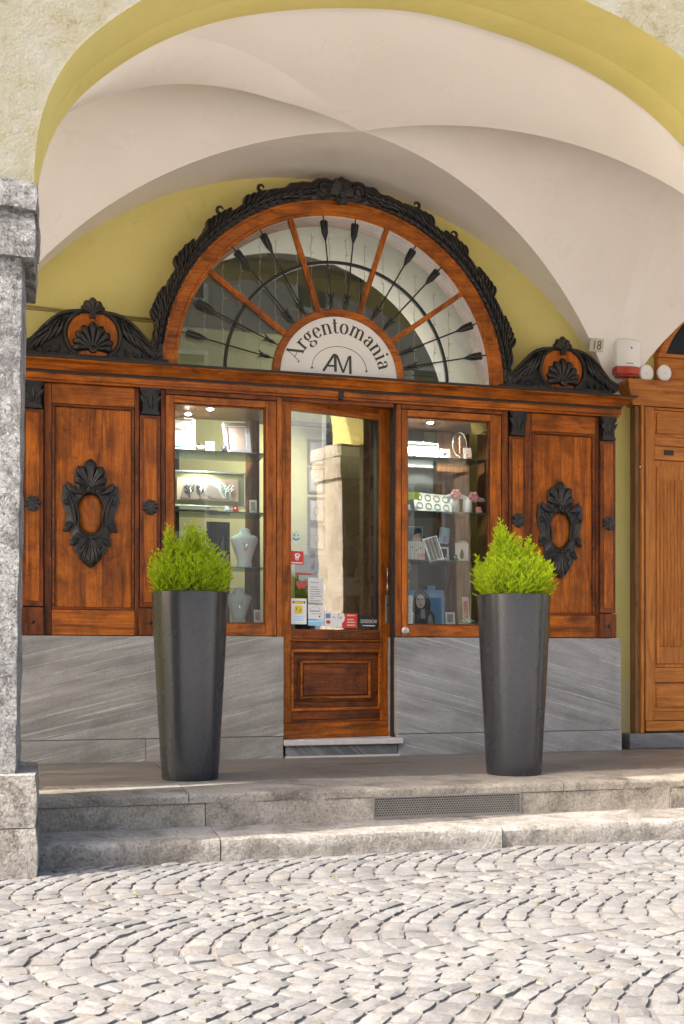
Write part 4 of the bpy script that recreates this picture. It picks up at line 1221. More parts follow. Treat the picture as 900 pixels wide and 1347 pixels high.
# ---- shop sign inside the fan ----
sg_ = thing('shop_sign', 'half round off-white sign board lettered Argentomania above the shop door', 'sign', (FCX, YS + 0.01, FCZ))
n = 48
hb = [(FCX + 0.41 * math.cos(PI * i / n), FCZ + 0.0075 + 0.405 * math.sin(PI * i / n)) for i in range(n + 1)]
obj('sign_board', MB().prism(hb, YS + 0.012, YS + 0.03), 'sign', sg_)
YL = YS + 0.0105
def stroke(mb, pts, thick=0.15, thin=0.035, w=None, tf=None, y=YL, m=None, th=0.0015):
    """pen stroke: heavy where it runs upright, hairline where it runs level"""
    pts = [Vector(p) for p in pts]; N = len(pts); L = []; Rr = []
    for i, p in enumerate(pts):
        a = pts[max(0, i - 1)]; b = pts[min(N - 1, i + 1)]; d = (b - a).normalized()
        ww = w if w is not None else thin + (thick - thin) * abs(d.y) ** 1.7
        nrm = Vector((-d.y, d.x)) * ww / 2
        L.append(p + nrm); Rr.append(p - nrm)
    f_ = tf if tf else (lambda q: q)
    vs = []
    for a, b in zip(L, Rr):
        a = f_(a); b = f_(b)
        vs += [(a.x, y, a.y), (b.x, y, b.y), (a.x, y + th, a.y), (b.x, y + th, b.y)]
    fs = []
    for i in range(N - 1):
        k = 4 * i; j = k + 4
        fs += [(k, k + 1, j + 1, j), (k + 2, j + 2, j + 3, k + 3), (k, j, j + 2, k + 2), (k + 1, k + 3, j + 3, j + 1)]
    fs += [(0, 2, 3, 1), (4 * N - 4, 4 * N - 3, 4 * N - 1, 4 * N - 2)]
    mb.add(vs, fs)
def el(cx, cy, rx, ry, a0, a1, n=18): return [(cx + rx * math.cos(R(a0 + (a1 - a0) * i / n)), cy + ry * math.sin(R(a0 + (a1 - a0) * i / n))) for i in range(n + 1)]
def dot(cx, cy, r): return [('w', [(cx - r, cy), (cx - r * .5, cy), (cx + r * .5, cy), (cx + r, cy)], r * 1.8)]
def serif(x, y, w_=0.22): return [('w', [(x - w_ / 2, y), (x + w_ / 2, y)], 0.04)]
GL = {
 'A': (0.86, [('w', [(0.02, 0.03), (0.10, 0.02), (0.40, 1.0)], 0.035), ('w', [(0.37, 1.0), (0.56, 0.5), (0.75, 0.0)], 0.15), ('w', [(0.17, 0.36), (0.60, 0.36)], 0.035)] + serif(0.75, 0.015, 0.3) + dot(0.04, 0.06, 0.04)),
 'r': (0.44, [('w', [(0.13, 0), (0.13, 0.64)], 0.14), ('s', el(0.30, 0.42, 0.15, 0.20, 165, 70))] + dot(0.37, 0.575, 0.06) + serif(0.13, 0.015, 0.27) + serif(0.07, 0.625, 0.14)),
 'g': (0.56, [('s', el(0.25, 0.43, 0.155, 0.19, 0, 360, 26)), ('s', el(0.27, -0.12, 0.20, 0.15, 0, 360, 26)), ('w', [(0.16, 0.28), (0.11, 0.18), (0.17, 0.10), (0.30, 0.06)], 0.05), ('w', [(0.37, 0.55), (0.44, 0.62), (0.50, 0.62)], 0.035)] + dot(0.50, 0.59, 0.045)),
 'e': (0.54, [('s', el(0.27, 0.31, 0.20, 0.30, 8, 325, 26)), ('w', [(0.09, 0.35), (0.46, 0.35)], 0.035)]),
 'n': (0.64, [('w', [(0.14, 0), (0.14, 0.62)], 0.14), ('s', el(0.32, 0.42, 0.17, 0.20, 160, 10)), ('w', [(0.49, 0.45), (0.49, 0)], 0.14)] + serif(0.14, 0.015, 0.25) + serif(0.49, 0.015, 0.25) + serif(0.07, 0.61, 0.13)),
 't': (0.40, [('s', [(0.16, 0.86), (0.16, 0.5), (0.16, 0.14), (0.20, 0.04), (0.28, 0.015), (0.36, 0.07)]), ('w', [(0.02, 0.61), (0.33, 0.61)], 0.04)]),
 'o': (0.58, [('s', el(0.28, 0.31, 0.205, 0.30, 0, 360, 28))]),
 'm': (0.98, [('w', [(0.14, 0), (0.14, 0.62)], 0.14), ('s', el(0.31, 0.42, 0.16, 0.20, 160, 10)), ('w', [(0.47, 0.45), (0.47, 0)], 0.14), ('s', el(0.64, 0.42, 0.16, 0.20, 160, 10)), ('w', [(0.80, 0.45), (0.80, 0)], 0.14)] + serif(0.14, 0.015, 0.24) + serif(0.47, 0.015, 0.24) + serif(0.80, 0.015, 0.24) + serif(0.07, 0.61, 0.13)),
 'a': (0.54, [('s', el(0.25, 0.44, 0.15, 0.18, 160, 0) + [(0.40, 0.12), (0.43, 0.03), (0.50, 0.02)]), ('s', el(0.25, 0.18, 0.16, 0.175, 60, 320, 20))] + dot(0.13, 0.49, 0.05)),
 'i': (0.32, [('w', [(0.15, 0), (0.15, 0.62)], 0.14)] + serif(0.15, 0.015, 0.26) + serif(0.08, 0.61, 0.13) + dot(0.15, 0.83, 0.075)),
}
word = "Argentomania"; EM = 0.112; RB = 0.283
tot = sum(GL[c][0] for c in word) * EM
ang = R(166.5); span = R(166.5 - 10.5); kf = span / tot
lo = (FCX - 0.0, FCZ + 0.012)
cz0 = FCZ + 0.012
for ch in word:
    adv, strokes = GL[ch]
    mb = MB(); base = ang
    mid = ang - adv * EM / 2 * kf
    def tf(q, mid=mid, adv=adv):
        # letter keeps its own shape, turned upright to the arc
        dx = (q.x - adv / 2) * EM; r = RB + q.y * EM
        t = mid; ux, uz = math.cos(t), math.sin(t)
        return Vector((FCX + r * ux + dx * uz, cz0 + r * uz - dx * ux))
    for i_, st in enumerate(strokes):
        if st[0] == 'w': stroke(mb, st[1], w=st[2], tf=tf, y=YL - 0.00005 * i_)
        else: stroke(mb, st[1], tf=tf, thick=0.145, thin=0.035, y=YL - 0.00005 * i_)
    obj('letter', mb, 'ink', sg_)
    ang -= adv * EM * kf
# monogram and its thin arc
mb = MB()
q2 = lambda x, y: (FCX + (x - 462) * 0.00112, FCZ + 0.018 + (425 - y) * 0.00112)
tfm = None
for i_, (pl, w_) in enumerate((([(362, 410), (428, 308)], 15), ([(436, 308), (438, 410)], 17), ([(385, 376), (438, 376)], 12), ([(425, 308), (445, 308)], 12), ([(446, 310), (486, 412)], 13), ([(486, 412), (522, 312)], 11), ([(529, 308), (531, 418)], 15))):
    stroke(mb, [q2(*p) for p in pl], w=w_ * 0.00112, y=YL - 0.0001 * i_)
obj('monogram', mb, 'ink', sg_)
mb = MB()
stroke(mb, [(FCX + 0.190 * math.cos(t), FCZ + 0.055 + 0.152 * math.sin(t)) for t in [PI * (0.0) + PI * i / 40 for i in range(41)]], w=0.0035)
for s_ in (-1, 1): mb.disc_y(FCX + s_ * 0.190, FCZ + 0.052, [(0.0075, YL + 0.001), (0.0075, YL - 0.0005), (0.001, YL - 0.0006)], 12)
obj('thin_arc', mb, 'ink', sg_)

# fairy lights hanging behind the fan glass
fl = thing('fairy_light_curtain', 'pale strings of unlit fairy lights hanging behind the fan window', 'fairy lights', (FCX, 7.5, 2.9))
rf = random.Random(11)
for i in range(15):
    x = 0.98 + 0.128 * i + rf.uniform(-.02, .02)
    topz = FCZ + math.sqrt(max(0.01, 1.12 ** 2 - (x - FCX) ** 2)) - 0.02
    bot = 2.86 + rf.uniform(0, 0.25)
    if topz - bot < 0.15: continue
    pts = []; z = topz; mb = MB()
    while z > bot:
        pts.append((x + rf.uniform(-.006, .006), 7.42 + rf.uniform(-.008, .008), z)); z -= 0.035
    mb.tube(pts, 0.0020, 4)
    for p in pts[1::3]:
        d = rf.choice((-1, 1)); mb.tube([p, (p[0] + d * 0.010, p[1] - 0.004, p[2] + 0.008), (p[0] + d * 0.018, p[1] - 0.006, p[2] + 0.004)], [0.0018, 0.003, 0.0015], 4)
    x2, y2, z2 = pts[-1]
    mb.tube([pts[-1], (x2 + .008, y2, z2 - .015), (x2 + .018, y2, z2 - .008), (x2 + .016, y2, z2 + .01)], 0.002, 4)
    obj('light_string', mb, 'fairy', fl)

# ---- display windows ----
def window(x0, x1, gx0, gx1, shelves, lab):
    fr = obj('display_window', MB().box(x0, gx0, YS - 0.004, YS + 0.05, 1.064, 2.622), 'woodV', sf, bevel=0.004, label=lab)
    bar('sash_stile', gx1, x1, 1.064, 2.622, YS - 0.004, YS + 0.05, 'woodV', par=fr)
    bar('sash_rail', gx0 + .0005, gx1 - .0005, 2.577, 2.622, YS - 0.002, YS + 0.05, 'woodH', par=fr)
    bar('sash_rail', gx0 + .0005, gx1 - .0005, 1.064, 1.143, YS - 0.002, YS + 0.05, 'woodH', par=fr)
    # outer architrave strips
    obj('window_bead', MB().frame(gx0 + 0.0006, gx1 - 0.0006, 1.1436, 2.5764, 0.009, YS + 0.012, YS + 0.045), 'woodVd', fr, bevel=0.003)
    p = MB()
    for y in (YS + 0.026, YS + 0.031): p.add([(gx0 + .008, y, 1.15), (gx1 - .008, y, 1.15), (gx1 - .008, y, 2.57), (gx0 + .008, y, 2.57)], [(0, 1, 2, 3)])
    obj('glass_pane', p, 'glass', fr)
    for z in shelves:
        obj('glass_shelf', MB().box(gx0 - 0.02, gx1 + 0.02, YS + 0.10, YS + 0.40, z - 0.008, z), 'shelf', fr)
    # cabinet behind: floor board, head board, side boards and a rear post
    obj('cabinet_floor', MB().box(x0 - 0.01, x1 + 0.02, YS + 0.052, YS + 0.50, 1.10, 1.142), 'pale', fr)
    obj('cabinet_head', MB().box(x0 - 0.01, x1 + 0.02, YS + 0.052, YS + 0.50, 2.585, 2.61), 'wood_br', fr)
    obj('cabinet_side', MB().box(x0 - 0.014, x0 - 0.004, YS + 0.052, YS + 0.50, 1.10, 2.61), 'groove', fr)
    obj('cabinet_side', MB().box(x1 + 0.022, x1 + 0.04, YS + 0.052, YS + 0.50, 1.10, 2.61), 'wood_br', fr)
    return fr
wl = window(0.680, 1.408, 0.733, 1.338, (2.293, 1.893, 1.526), 'left display window with silver frames and a necklace bust')
wr = window(2.282, 3.016, 2.324, 2.934, (2.326, 1.946, 1.604), 'right display window with cards, bracelets and a portrait poster')
bar('window_post', 0.648, 0.676, 1.064, 2.652, YS - 0.008, YS + 0.044, 'woodVd')
bar('window_post', 3.020, 3.066, 1.064, 2.652, YS - 0.008, YS + 0.044, 'woodVd')
bar('window_head', 0.678, 1.410, 2.626, 2.6545, YS - 0.012, YS + 0.044, 'woodHd')
bar('window_head', 2.280, 3.018, 2.626, 2.6545, YS - 0.012, YS + 0.044, 'woodHd')
# door posts
bar('door_post', 1.412, 1.447, 0.375, 2.6545, YS - 0.006, YS + 0.16, 'woodV')
bar('door_post', 2.244, 2.278, 1.064, 2.6545, YS - 0.006, YS + 0.08, 'woodV')
obj('door_post', MB().box(2.229, 2.2435, YS + 0.03, YS + 0.09, 0.375, 2.6545), 'groove', sf)
bar('door_head', 1.449, 2.224, 2.628, 2.6545, YS - 0.010, YS + 0.003, 'woodHd', .002)
bar('window_bolt', 2.300, 2.302, 1.09, 1.092, YS, YS + 0.001)
bpy.data.objects.remove(bpy.data.objects['window_bolt'])
tag(obj('round_lock', MB().disc_y(2.306, 1.104, [(0.026, YS - 0.004), (0.026, YS - 0.014), (0.020, YS - 0.018), (0.006, YS - 0.019), (0.005, YS - 0.014), (0.001, YS - 0.014)], 20), 'steel', smooth='auto'),
    'small round pale metal lock on the lower left corner of the right display window', 'lock')

# ------------------------------------------------------------------ shop door (hinged left, standing slightly ajar)
DW, DH = 0.826, 2.281
door = thing('shop_door', 'narrow glazed wooden shop door with stickers and a moulded lower panel', 'door', (1.4505, YS + 0.004, 0.377), rotz=R(12.2))
def dobj(name, mb, mat, **kw): return lobj(name, mb, mat, door, **kw)
def db(x0, x1, z0, z1, y0=0.0, y1=0.045): return MB().box(x0, x1, y0, y1, z0, z1)
Z = lambda z: z - 0.377
gx0, gx1 = 0.066, 0.744
dobj('door_stile', db(0, gx0, 0.105, DH), 'woodV', bevel=0.004)
dobj('door_stile', db(gx1, DW, 0.105, DH), 'woodV', bevel=0.004)
dobj('door_rail', db(gx0 + .001, gx1 - .001, Z(2.577), DH, 0.001), 'woodH', bevel=0.004)
dobj('door_rail', db(gx0 + .001, gx1 - .001, Z(1.045), Z(1.112), 0.001), 'woodHd', bevel=0.004)
dobj('rail_moulding', db(gx0 - 0.01, gx1 + 0.005, Z(1.030), Z(1.042), -0.012), 'woodH', bevel=0.004)
dobj('door_rail', db(gx0 + .001, gx1 - .001, Z(0.972), Z(1.028), 0.001), 'woodHd', bevel=0.004)
dobj('door_rail', db(gx0 + .001, gx1 - .001, Z(0.502), Z(0.565), 0.001), 'woodHd', bevel=0.004)
dobj('kick_board', db(0.0, DW, 0.0, Z(0.480), -0.006), 'woodH', bevel=0.005)
dobj('kick_board_bead', db(0.002, DW - .002, Z(0.4805), Z(0.5), 0.004), 'woodHd', bevel=0.004)
mbp = MB().frame(gx0 - 0.006, gx1 + 0.006, Z(0.560), Z(0.976), 0.020, -0.010, 0.012)
dobj('panel_moulding', mbp, 'woodH', bevel=0.004)
dobj('lower_panel', db(gx0, gx1, Z(0.566), Z(0.971), 0.024, 0.04), 'woodHd')
dobj('panel_moulding', MB().frame(gx0 + 0.055, gx1 - 0.055, Z(0.625), Z(0.915), 0.012, 0.012, 0.0235), 'woodHd', bevel=0.004)
dobj('panel_moulding', MB().frame(gx0 + 0.070, gx1 - 0.070, Z(0.640), Z(0.900), 0.018, 0.004, 0.0238), 'woodH', bevel=0.004)
dobj('raised_panel', db(gx0 + 0.095, gx1 - 0.095, Z(0.665), Z(0.875), 0.010, 0.0235), 'woodHd', bevel=0.005)
p = MB()
for y in (0.018, 0.023): p.add([(gx0 - .004, y, Z(1.108)), (gx1 + .004, y, Z(1.108)), (gx1 + .004, y, Z(2.58)), (gx0 - .004, y, Z(2.58))], [(0, 1, 2, 3)])
dobj('glass_pane', p, 'glass_door')
# handle: two thin metal loops and a long lock plate
hx = 0.790
for za, zb in ((1.46, 1.545), (1.368, 1.452)):
    dobj('door_handle', MB().tube([(hx + .012, -0.001, Z(za)), (hx - 0.004, -0.028, Z(za) + .003), (hx - 0.006, -0.034, Z((za + zb) / 2)), (hx - 0.004, -0.028, Z(zb) - .003), (hx + .012, -0.001, Z(zb))], 0.0042, 6), 'steel', smooth=True)
dobj('lock_plate', db(hx - 0.002, hx + 0.026, Z(1.16), Z(1.36), -0.005, 0.0), 'steel', bevel=0.002)
dobj('keyhole', MB().disc_y(hx + 0.012, Z(1.285), [(0.006, -0.0052), (0.005, -0.0058), (0.001, -0.0058)], 10), 'black')
dobj('keyhole', MB().disc_y(hx + 0.012, Z(1.21), [(0.004, -0.0052), (0.003, -0.0058), (0.001, -0.0058)], 10), 'black')
# stickers on the glass: (base card plus printed marks)
YG = 0.0165
def card(name, x0, x1, z0, z1, mat, marks=(), lab=None, tilt=0.0, y=YG):
    c = dobj(name, MB().box(x0, x1, y - 0.0008, y, z0, z1), mat, label=lab)
    base = c.location.copy()
    for i, (mb, mt) in enumerate(marks):
        m_ = lobj('print', mb, mt, c); m_.location = m_.location - base
    return c
def rect(x0, x1, z0, z1, k=1): return MB().box(x0, x1, YG - 0.0012 - 0.0004 * k, YG - 0.0009, z0, z1)
def disc(x, z, r, k=1, sx=1, sz=1): return MB().disc_y(x, z, [(r, YG - 0.0009), (r, YG - 0.0012 - 0.0004 * k), (0.0005, YG - 0.0013 - 0.0004 * k)], 20, sx, sz)
# px -> door x:  384 -> .066, 503 -> .690
dx = lambda px: 0.066 + (px - 384) * 0.0057
dz = lambda py: Z(0.915 + (866 - py) / 193.5)
c = dobj('sticker', MB().disc_y(dx(391.5), dz(709), [(0.037, YG), (0.037, YG - 0.001), (0.0005, YG - 0.001)], 24, 1, 1.08), 'mint', label='round pale mint sticker printed with a smiling face')
b0 = c.location.copy()
for mb, mt in ((disc(dx(389), dz(706), 0.0045, 2, .8, 1.4), 'black'), (disc(dx(394), dz(706), 0.0045, 2, .8, 1.4), 'black')):
    o_ = lobj('print', mb, mt, c); o_.location -= b0
mb = MB(); mb.tube([(dx(391.5) + 0.022 * math.sin(t), YG - 0.002, dz(708) - 0.020 * math.cos(t)) for t in [-1.2 + 2.4 * i / 10 for i in range(11)]], 0.003, 5)
o_ = lobj('print', mb, 'black', c); o_.location -= b0
card('sticker', dx(384.5), dx(401), dz(744), dz(726.5), 'red', [(disc(dx(393), dz(732), 0.017, 1, 1.2, .8), 'white'), (disc(dx(393), dz(732), 0.009, 3, 1, .7), 'red'), (disc(dx(392.5), dz(736), 0.013, 2), 'white'), (disc(dx(392.5), dz(736.5), 0.006, 3), 'red'), (rect(dx(385.5), dx(399.5), dz(742.5), dz(741), 1), 'white')], 'red square sticker with a white emblem')
card('paper_notice', dx(407), dx(427), dz(793), dz(760.5), 'pale', [(rect(dx(409.5), dx(409.5 + l), dz(y_ + 1.0), dz(y_)), 'grey') for y_, l in ((766, 12), (772, 10), (775, 13), (778, 14), (781, 13), (784, 15), (787, 5), (790, 14))], 'sheet of grey white paper printed with small lines of text')
card('sticker', dx(385), dx(405), dz(821.5), dz(788), 'white', [(rect(dx(387), dx(403), dz(794.5), dz(791.5)), 'black'), (rect(dx(388.5), dx(401.5), dz(794.0), dz(792.0), 2), 'yel'), (rect(dx(389.5), dx(399.5), dz(808), dz(797.5)), 'yel'),
     (MB().tube([(dx(391), YG - .002, dz(804)), (dx(393), YG - .002, dz(800))], 0.0022, 4), 'black'), (MB().tube([(dx(395), YG - .002, dz(805)), (dx(398), YG - .002, dz(801.5))], 0.0022, 4), 'black')]
     + [(rect(dx(388), dx(401), dz(y_ + .7), dz(y_)), 'ltblue') for y_ in (811, 813.5, 816)], 'white card with a yellow square logo')
card('sticker', dx(407), dx(427), dz(814.5), dz(794), 'white', [(rect(dx(408), dx(426), dz(795.5), dz(794.6)), 'black'), (rect(dx(409), dx(424), dz(808), dz(807.2)), 'grey'), (rect(dx(421), dx(423), dz(812), dz(810)), 'black')][0:1] + [(rect(dx(409), dx(423), dz(804.5), dz(803.5)), 'black'), (rect(dx(411), dx(425), dz(808), dz(807.2)), 'grey'), (rect(dx(421), dx(423), dz(812), dz(810)), 'black'), (MB().tube([(dx(409), YG - .0015, dz(801)), (dx(414), YG - .0015, dz(799)), (dx(418), YG - .0015, dz(796.5)), (dx(423), YG - .0015, dz(802))], 0.0014, 4), 'grey')], 'white card printed with a small map and dark text')
card('sticker', dx(407), dx(427), dz(823), dz(815.2), 'ltblue', [(rect(dx(408), dx(426), dz(818), dz(817)), 'white')], 'narrow light blue sticker')
card('sticker', dx(429), dx(446.5), dz(823.5), dz(805.5), 'white', [(rect(dx(430), dx(436.5), dz(813), dz(807)), 'blue'), (disc(dx(433.5), dz(818), 0.016, 1, 1.1, .8), 'redd'), (rect(dx(439), dx(443), dz(812), dz(811)), 'redd')], 'white card printed with small coloured pictures')
card('sticker', dx(449), dx(473), dz(825.5), dz(806), 'red', [(disc(dx(451.5), dz(812), 0.026, 1, .95, 1.35), 'white'), (rect(dx(446.5), dx(452), dz(825), dz(814)), 'white'), (disc(dx(450.5), dz(812), 0.006, 2, 1, 1.5), 'grey')] + [(rect(dx(459), dx(459 + l), dz(y_ + 1.6), dz(y_)), 'peach') for y_, l in ((808, 11), (813.5, 9), (817, 11), (821, 11))], 'red sticker with a white rounded shape and pale stripes')
card('sticker', dx(475), dx(500), dz(825.5), dz(808), 'black', [(text_mb("DODOCHI", 0.034, dx(488.5), dz(818.5), YG - .0012, sx=0.78), 'white'), (rect(dx(480), dx(483), dz(822.6), dz(821.4)), 'white'), (rect(dx(484), dx(497), dz(822.6), dz(821.4)), 'white')], 'black sticker with white block lettering')
rs = MB().prism([(dx(391), dz(757)), (dx(412), dz(757)), (dx(412), dz(754.5)), (dx(391), dz(754.5))], YG - .001, YG)
dobj('sticker', rs, 'redd', label='thin faded red stripe transfer')
hb_ = MB()
for hx_ in (dx(396), dx(401)):
    hb_.prism([(hx_ + 0.030 * (16 * math.sin(t) ** 3) / 16, dz(770) + 0.034 * (13 * math.cos(t) - 5 * math.cos(2 * t) - 2 * math.cos(3 * t) - math.cos(4 * t)) / 16) for t in [2 * PI * i / 28 for i in range(28)]], YG - .001 - (0.0006 if hx_ > dx(400) else 0), YG)
dobj('sticker', hb_, 'redd', label='two overlapping faded red heart transfers')
v_ = MB().box(dx(415), dx(417), YG - .001, YG, dz(750), dz(738)).prism([(dx(411), dz(734)), (dx(419), dz(734)), (dx(415), dz(727))], YG - .001, YG).prism([(dx(412), dz(757)), (dx(419), dz(757)), (dx(419), dz(751))], YG - .001, YG)
v_.tube([(dx(411.5), YG - .0005, dz(748)), (dx(413), YG - .0005, dz(744.5)), (dx(415), YG - .0005, dz(747)), (dx(412), YG - .0005, dz(750))], 0.003, 4)
dobj('sticker', v_, 'grey', label='grey arrow shaped transfer on dark glass')
dobj('cable', MB().tube([(dx(441), 0.05, dz(545)), (dx(439.5), 0.05, dz(560)), (dx(444), 0.05, dz(590)), (dx(448), 0.05, dz(625)), (dx(451), 0.05, dz(660)), (dx(454), 0.05, dz(690)), (dx(458), 0.05, dz(684)), (dx(459), 0.05, dz(700)), (dx(457), 0.05, dz(708))], 0.003, 5), 'white', smooth=True)

# ------------------------------------------------------------------ room furniture behind the door
def room_frame(xc, zc, w_, h_, y, label, depth=0.03):
    t = thing('picture_frame', label, 'picture frame', (xc, y, zc - h_ / 2), 'framed jewellery pictures on the green wall')
    obj('frame', MB().frame(xc - w_ / 2, xc + w_ / 2, zc - h_ / 2, zc + h_ / 2, 0.018, y - depth, y), 'wood_dk', t)
    obj('mount', MB().box(xc - w_ / 2 + .018, xc + w_ / 2 - .018, y - 0.012, y - 0.002, zc - h_ / 2 + .018, zc + h_ / 2 - .018), 'grey', t)
    obj('jewel', MB().tube([(xc + 0.022 * math.cos(a), y - 0.014, zc + 0.035 * math.sin(a) - 0.01) for a in [2 * PI * i / 14 for i in range(14)]], 0.003, 4, closed=True), 'silver', t)
ymP = 9.197
for zc, lab in ((2.712, 'uppermost of four'), (2.468, 'second from the top'), (2.21, 'third from the top'), (1.97, 'lowest of four')):
    room_frame(2.19, zc, 0.15, 0.222, ymP, 'small framed jewellery picture on the green room wall, ' + lab)
cab = thing('glass_cabinet', 'tall dark wooden shop cabinet with a lit glass side, behind the right of the door', 'cabinet', (2.7, 8.0, 0.37))
obj('cabinet_post', MB().box(2.215, 2.275, 7.78, 7.88, 0.37, 2.72), 'wood_dk', cab)
obj('cabinet_post', MB().box(2.36, 2.40, 7.9, 8.0, 0.37, 2.72), 'wood_dk', cab)
obj('cabinet_back', MB().box(2.70, 2.72, 7.8, 8.9, 0.37, 2.7), 'grey', cab)
obj('cabinet_top', MB().box(2.20, 2.72, 7.76, 8.9, 2.721, 2.80), 'wood_dk', cab)
for z in (2.35, 1.95, 1.55): obj('cabinet_shelf', MB().box(2.41, 2.695, 7.9, 8.8, z, z + 0.01), 'shelf', cab)
rl = thing('rail_spotlight', 'black spotlight on a thin rail hanging in the dark shop room', 'spotlight', (2.3, 8.4, 2.6))
obj('spot_barrel', MB().tube([(2.31, 8.4, 2.68), (2.43, 8.4, 2.73)], 0.028, 12), 'black', rl)
rlb = bpy.data.lights.new('rail_fill', 'SPOT'); rlb.energy = 22; rlb.spot_size = R(110); rlb.spot_blend = 0.9; rlb.shadow_soft_size = 0.06; rlb.color = (1, 0.93, 0.82)  # fill light added at the rail lamp to brighten the green room
rlo = bpy.data.objects.new('rail_fill', rlb); COL.objects.link(rlo); rlo.parent = rl; rlo.location = (-0.1, 0, 0.05); rlo.rotation_euler = Vector((-0.7, 0.75, -0.35)).to_track_quat('-Z', 'Y').to_euler()
rl2 = bpy.data.lights.new('rail_fill', 'POINT'); rl2.energy = 4.0; rl2.shadow_soft_size = 0.2; rl2.color = (1, 0.95, 0.88)  # second fill with no lamp of its own, added to lighten the fan reveal
rl2o = bpy.data.objects.new('rail_fill', rl2); COL.objects.link(rl2o); rl2o.parent = rl; rl2o.location = (-0.1, 0.1, 0.5)
obj('rail', MB().tube([(2.40, 8.4, 2.73), (2.38, 8.42, 2.95), (2.36, 8.42, 4.6)], 0.01, 6), 'black', rl)
tag(obj('curtain_rail', MB().box(1.6, 2.32, 9.05, 9.09, 2.91, 2.945), 'wood_dk'), 'dark horizontal rail across the top of the green room wall', 'rail')
ct = thing('shop_counter', 'dark shop counter with a pale top far behind the door glass', 'counter', (2.2, 9.2, 0.37))
obj('counter_body', MB().box(2.33, 3.1, 8.7, 9.19, 0.37, 1.44), 'black', ct)
obj('counter_top', MB().box(2.31, 3.12, 8.66, 9.195, 1.441, 1.47), 'grey', ct)
bd_ = thing('counter_box', 'grey stand with a dark sculpted head display standing on the shop counter', 'display stand', (2.3, 9.0, 1.29))
obj('stand', MB().box(2.36, 2.48, 8.85, 9.0, 1.471, 1.60), 'grey', bd_)
obj('head_form', MB().lathe(2.42, 8.92, [(0.045, 1.601), (0.04, 1.65), (0.065, 1.70), (0.075, 1.78), (0.055, 1.86), (0.001, 1.885)], 14), 'dkgrey', bd_, smooth=True)
pst = thing('wall_poster', 'black poster on the partition wall below the small frames', 'poster', (2.15, 9.19, 0.9))
obj('poster_sheet', MB().box(2.0, 2.29, 9.185, 9.197, 0.9, 1.82), 'black', pst)

# ------------------------------------------------------------------ things in the left window
Y1 = YS + 0.22
def spot(x, y, z, label, power):
    t = thing('ceiling_spotlight', label, 'spotlight', (x, y, z), 'small round spotlights in the display windows')
    obj('spot_rim', MB().lathe(x, y, [(0.030, z + 0.012), (0.032, z), (0.026, z - 0.003), (0.025, z + 0.004)], 18), 'silver', t, smooth=True)
    obj('spot_lens', MB().lathe(x, y, [(0.0255, z + 0.001), (0.016, z - 0.007), (0.0005, z - 0.010)], 18), 'lamp', t, smooth=True)
    l = bpy.data.lights.new('spot_bulb', 'SPOT'); l.energy = power; l.spot_size = R(172); l.spot_blend = 0.8; l.shadow_soft_size = 0.03; l.color = (1, 0.975, 0.93)
    lo = bpy.data.objects.new('spot_bulb', l); COL.objects.link(lo); lo.parent = t; lo.location = (0, 0, -0.02)
spot(0.985, YS + 0.12, 2.575, 'glowing round spotlight nearest the glass at the top of the left display window', 6)
spot(0.86, YS + 0.30, 2.575, 'glowing round spotlight further back at the top left of the left display window', 6)
spot(2.54, YS + 0.14, 2.575, 'bright round spotlight at the top of the right display window', 10)

spot(0.925, YS + 0.13, 2.325, 'small glowing spotlight just above the top glass shelf of the left window', 5)
def pic(name, label, xc, zb, w_, h_, y, fw_, fmat, inner, tilt=0.0, lean=0.12, extra=(), cat='picture frame'):
    t = thing(name, label, cat, (xc, y, zb + 0.002))
    t.rotation_euler = (-lean, tilt, 0)
    lobj('frame', MB().frame(-w_ / 2, w_ / 2, 0, h_, fw_, -0.012, 0.006), fmat, t, bevel=0.003)
    lobj('picture', MB().box(-w_ / 2 + fw_, w_ / 2 - fw_, -0.004, 0.002, fw_, h_ - fw_), inner, t)
    for nm, mb, mt in extra: lobj(nm, mb, mt, t)
    lobj('easel_leg', MB().box(-0.01, 0.01, 0.006, 0.05, 0.0, h_ * 0.5), 'grey', t)
    return t
pic('framed_print', 'ornate silver frame with a pale print, upper left corner of the left window', 0.812, 2.293, 0.175, 0.235, Y1, 0.022, 'silver', 'pale', extra=[
    ('motif', MB().tube([(-.02, -.006, .07), (0, -.006, .11), (.02, -.006, .07)], 0.003, 4), 'grey'), ('motif', MB().tube([(-.035, -.006, .165), (-.01, -.006, .155), (.02, -.006, .17), (.035, -.006, .16)], 0.008, 5), 'grey'), ('label_strip', MB().box(-.045, -.015, -.006, -.004, .035, .042), 'teal')])
pic('framed_print', 'plain silver frame with a dark picture, tilted on the top glass shelf', 1.19, 2.293, 0.185, 0.225, Y1, 0.032, 'silver', 'taupe', tilt=-0.06, extra=[('bright_patch', MB().disc_y(-.02, .05, [(0.014, -.0045), (0.001, -.006)], 10, 1.2, .7), 'pale')])
fr3 = pic('silver_relief_plaque', 'wide silver framed relief of trees and hills on the middle shelf of the left window', 0.99, 1.93, 0.50, 0.245, Y1, 0.012, 'silver', 'green', lean=0.05, cat='picture frame')
def lob2(nm, pts, y0, y1, mt): return lobj(nm, MB().prism(pts, y0, y1), mt, fr3)
lob2('relief_board', [(-0.215, .045), (.20, .045), (.20, .195), (-.215, .195)], -0.012, -0.0045, 'peach')
lob2('relief_snow', [(-.14, .07), (.13, .06), (.16, .12), (.05, .19), (-.14, .19), (-.16, .13)], -.015, -.0122, 'white')
lob2('relief_hill', [(-.19, .06), (-.10, .05), (.0, .055), (-.03, .11), (-.10, .16), (-.17, .14)], -.018, -.0155, 'taupe')
lob2('relief_hill', [(-.04, .09), (.03, .06), (.09, .07), (.06, .13), (.0, .16)], -.019, -.0185, 'taupe')
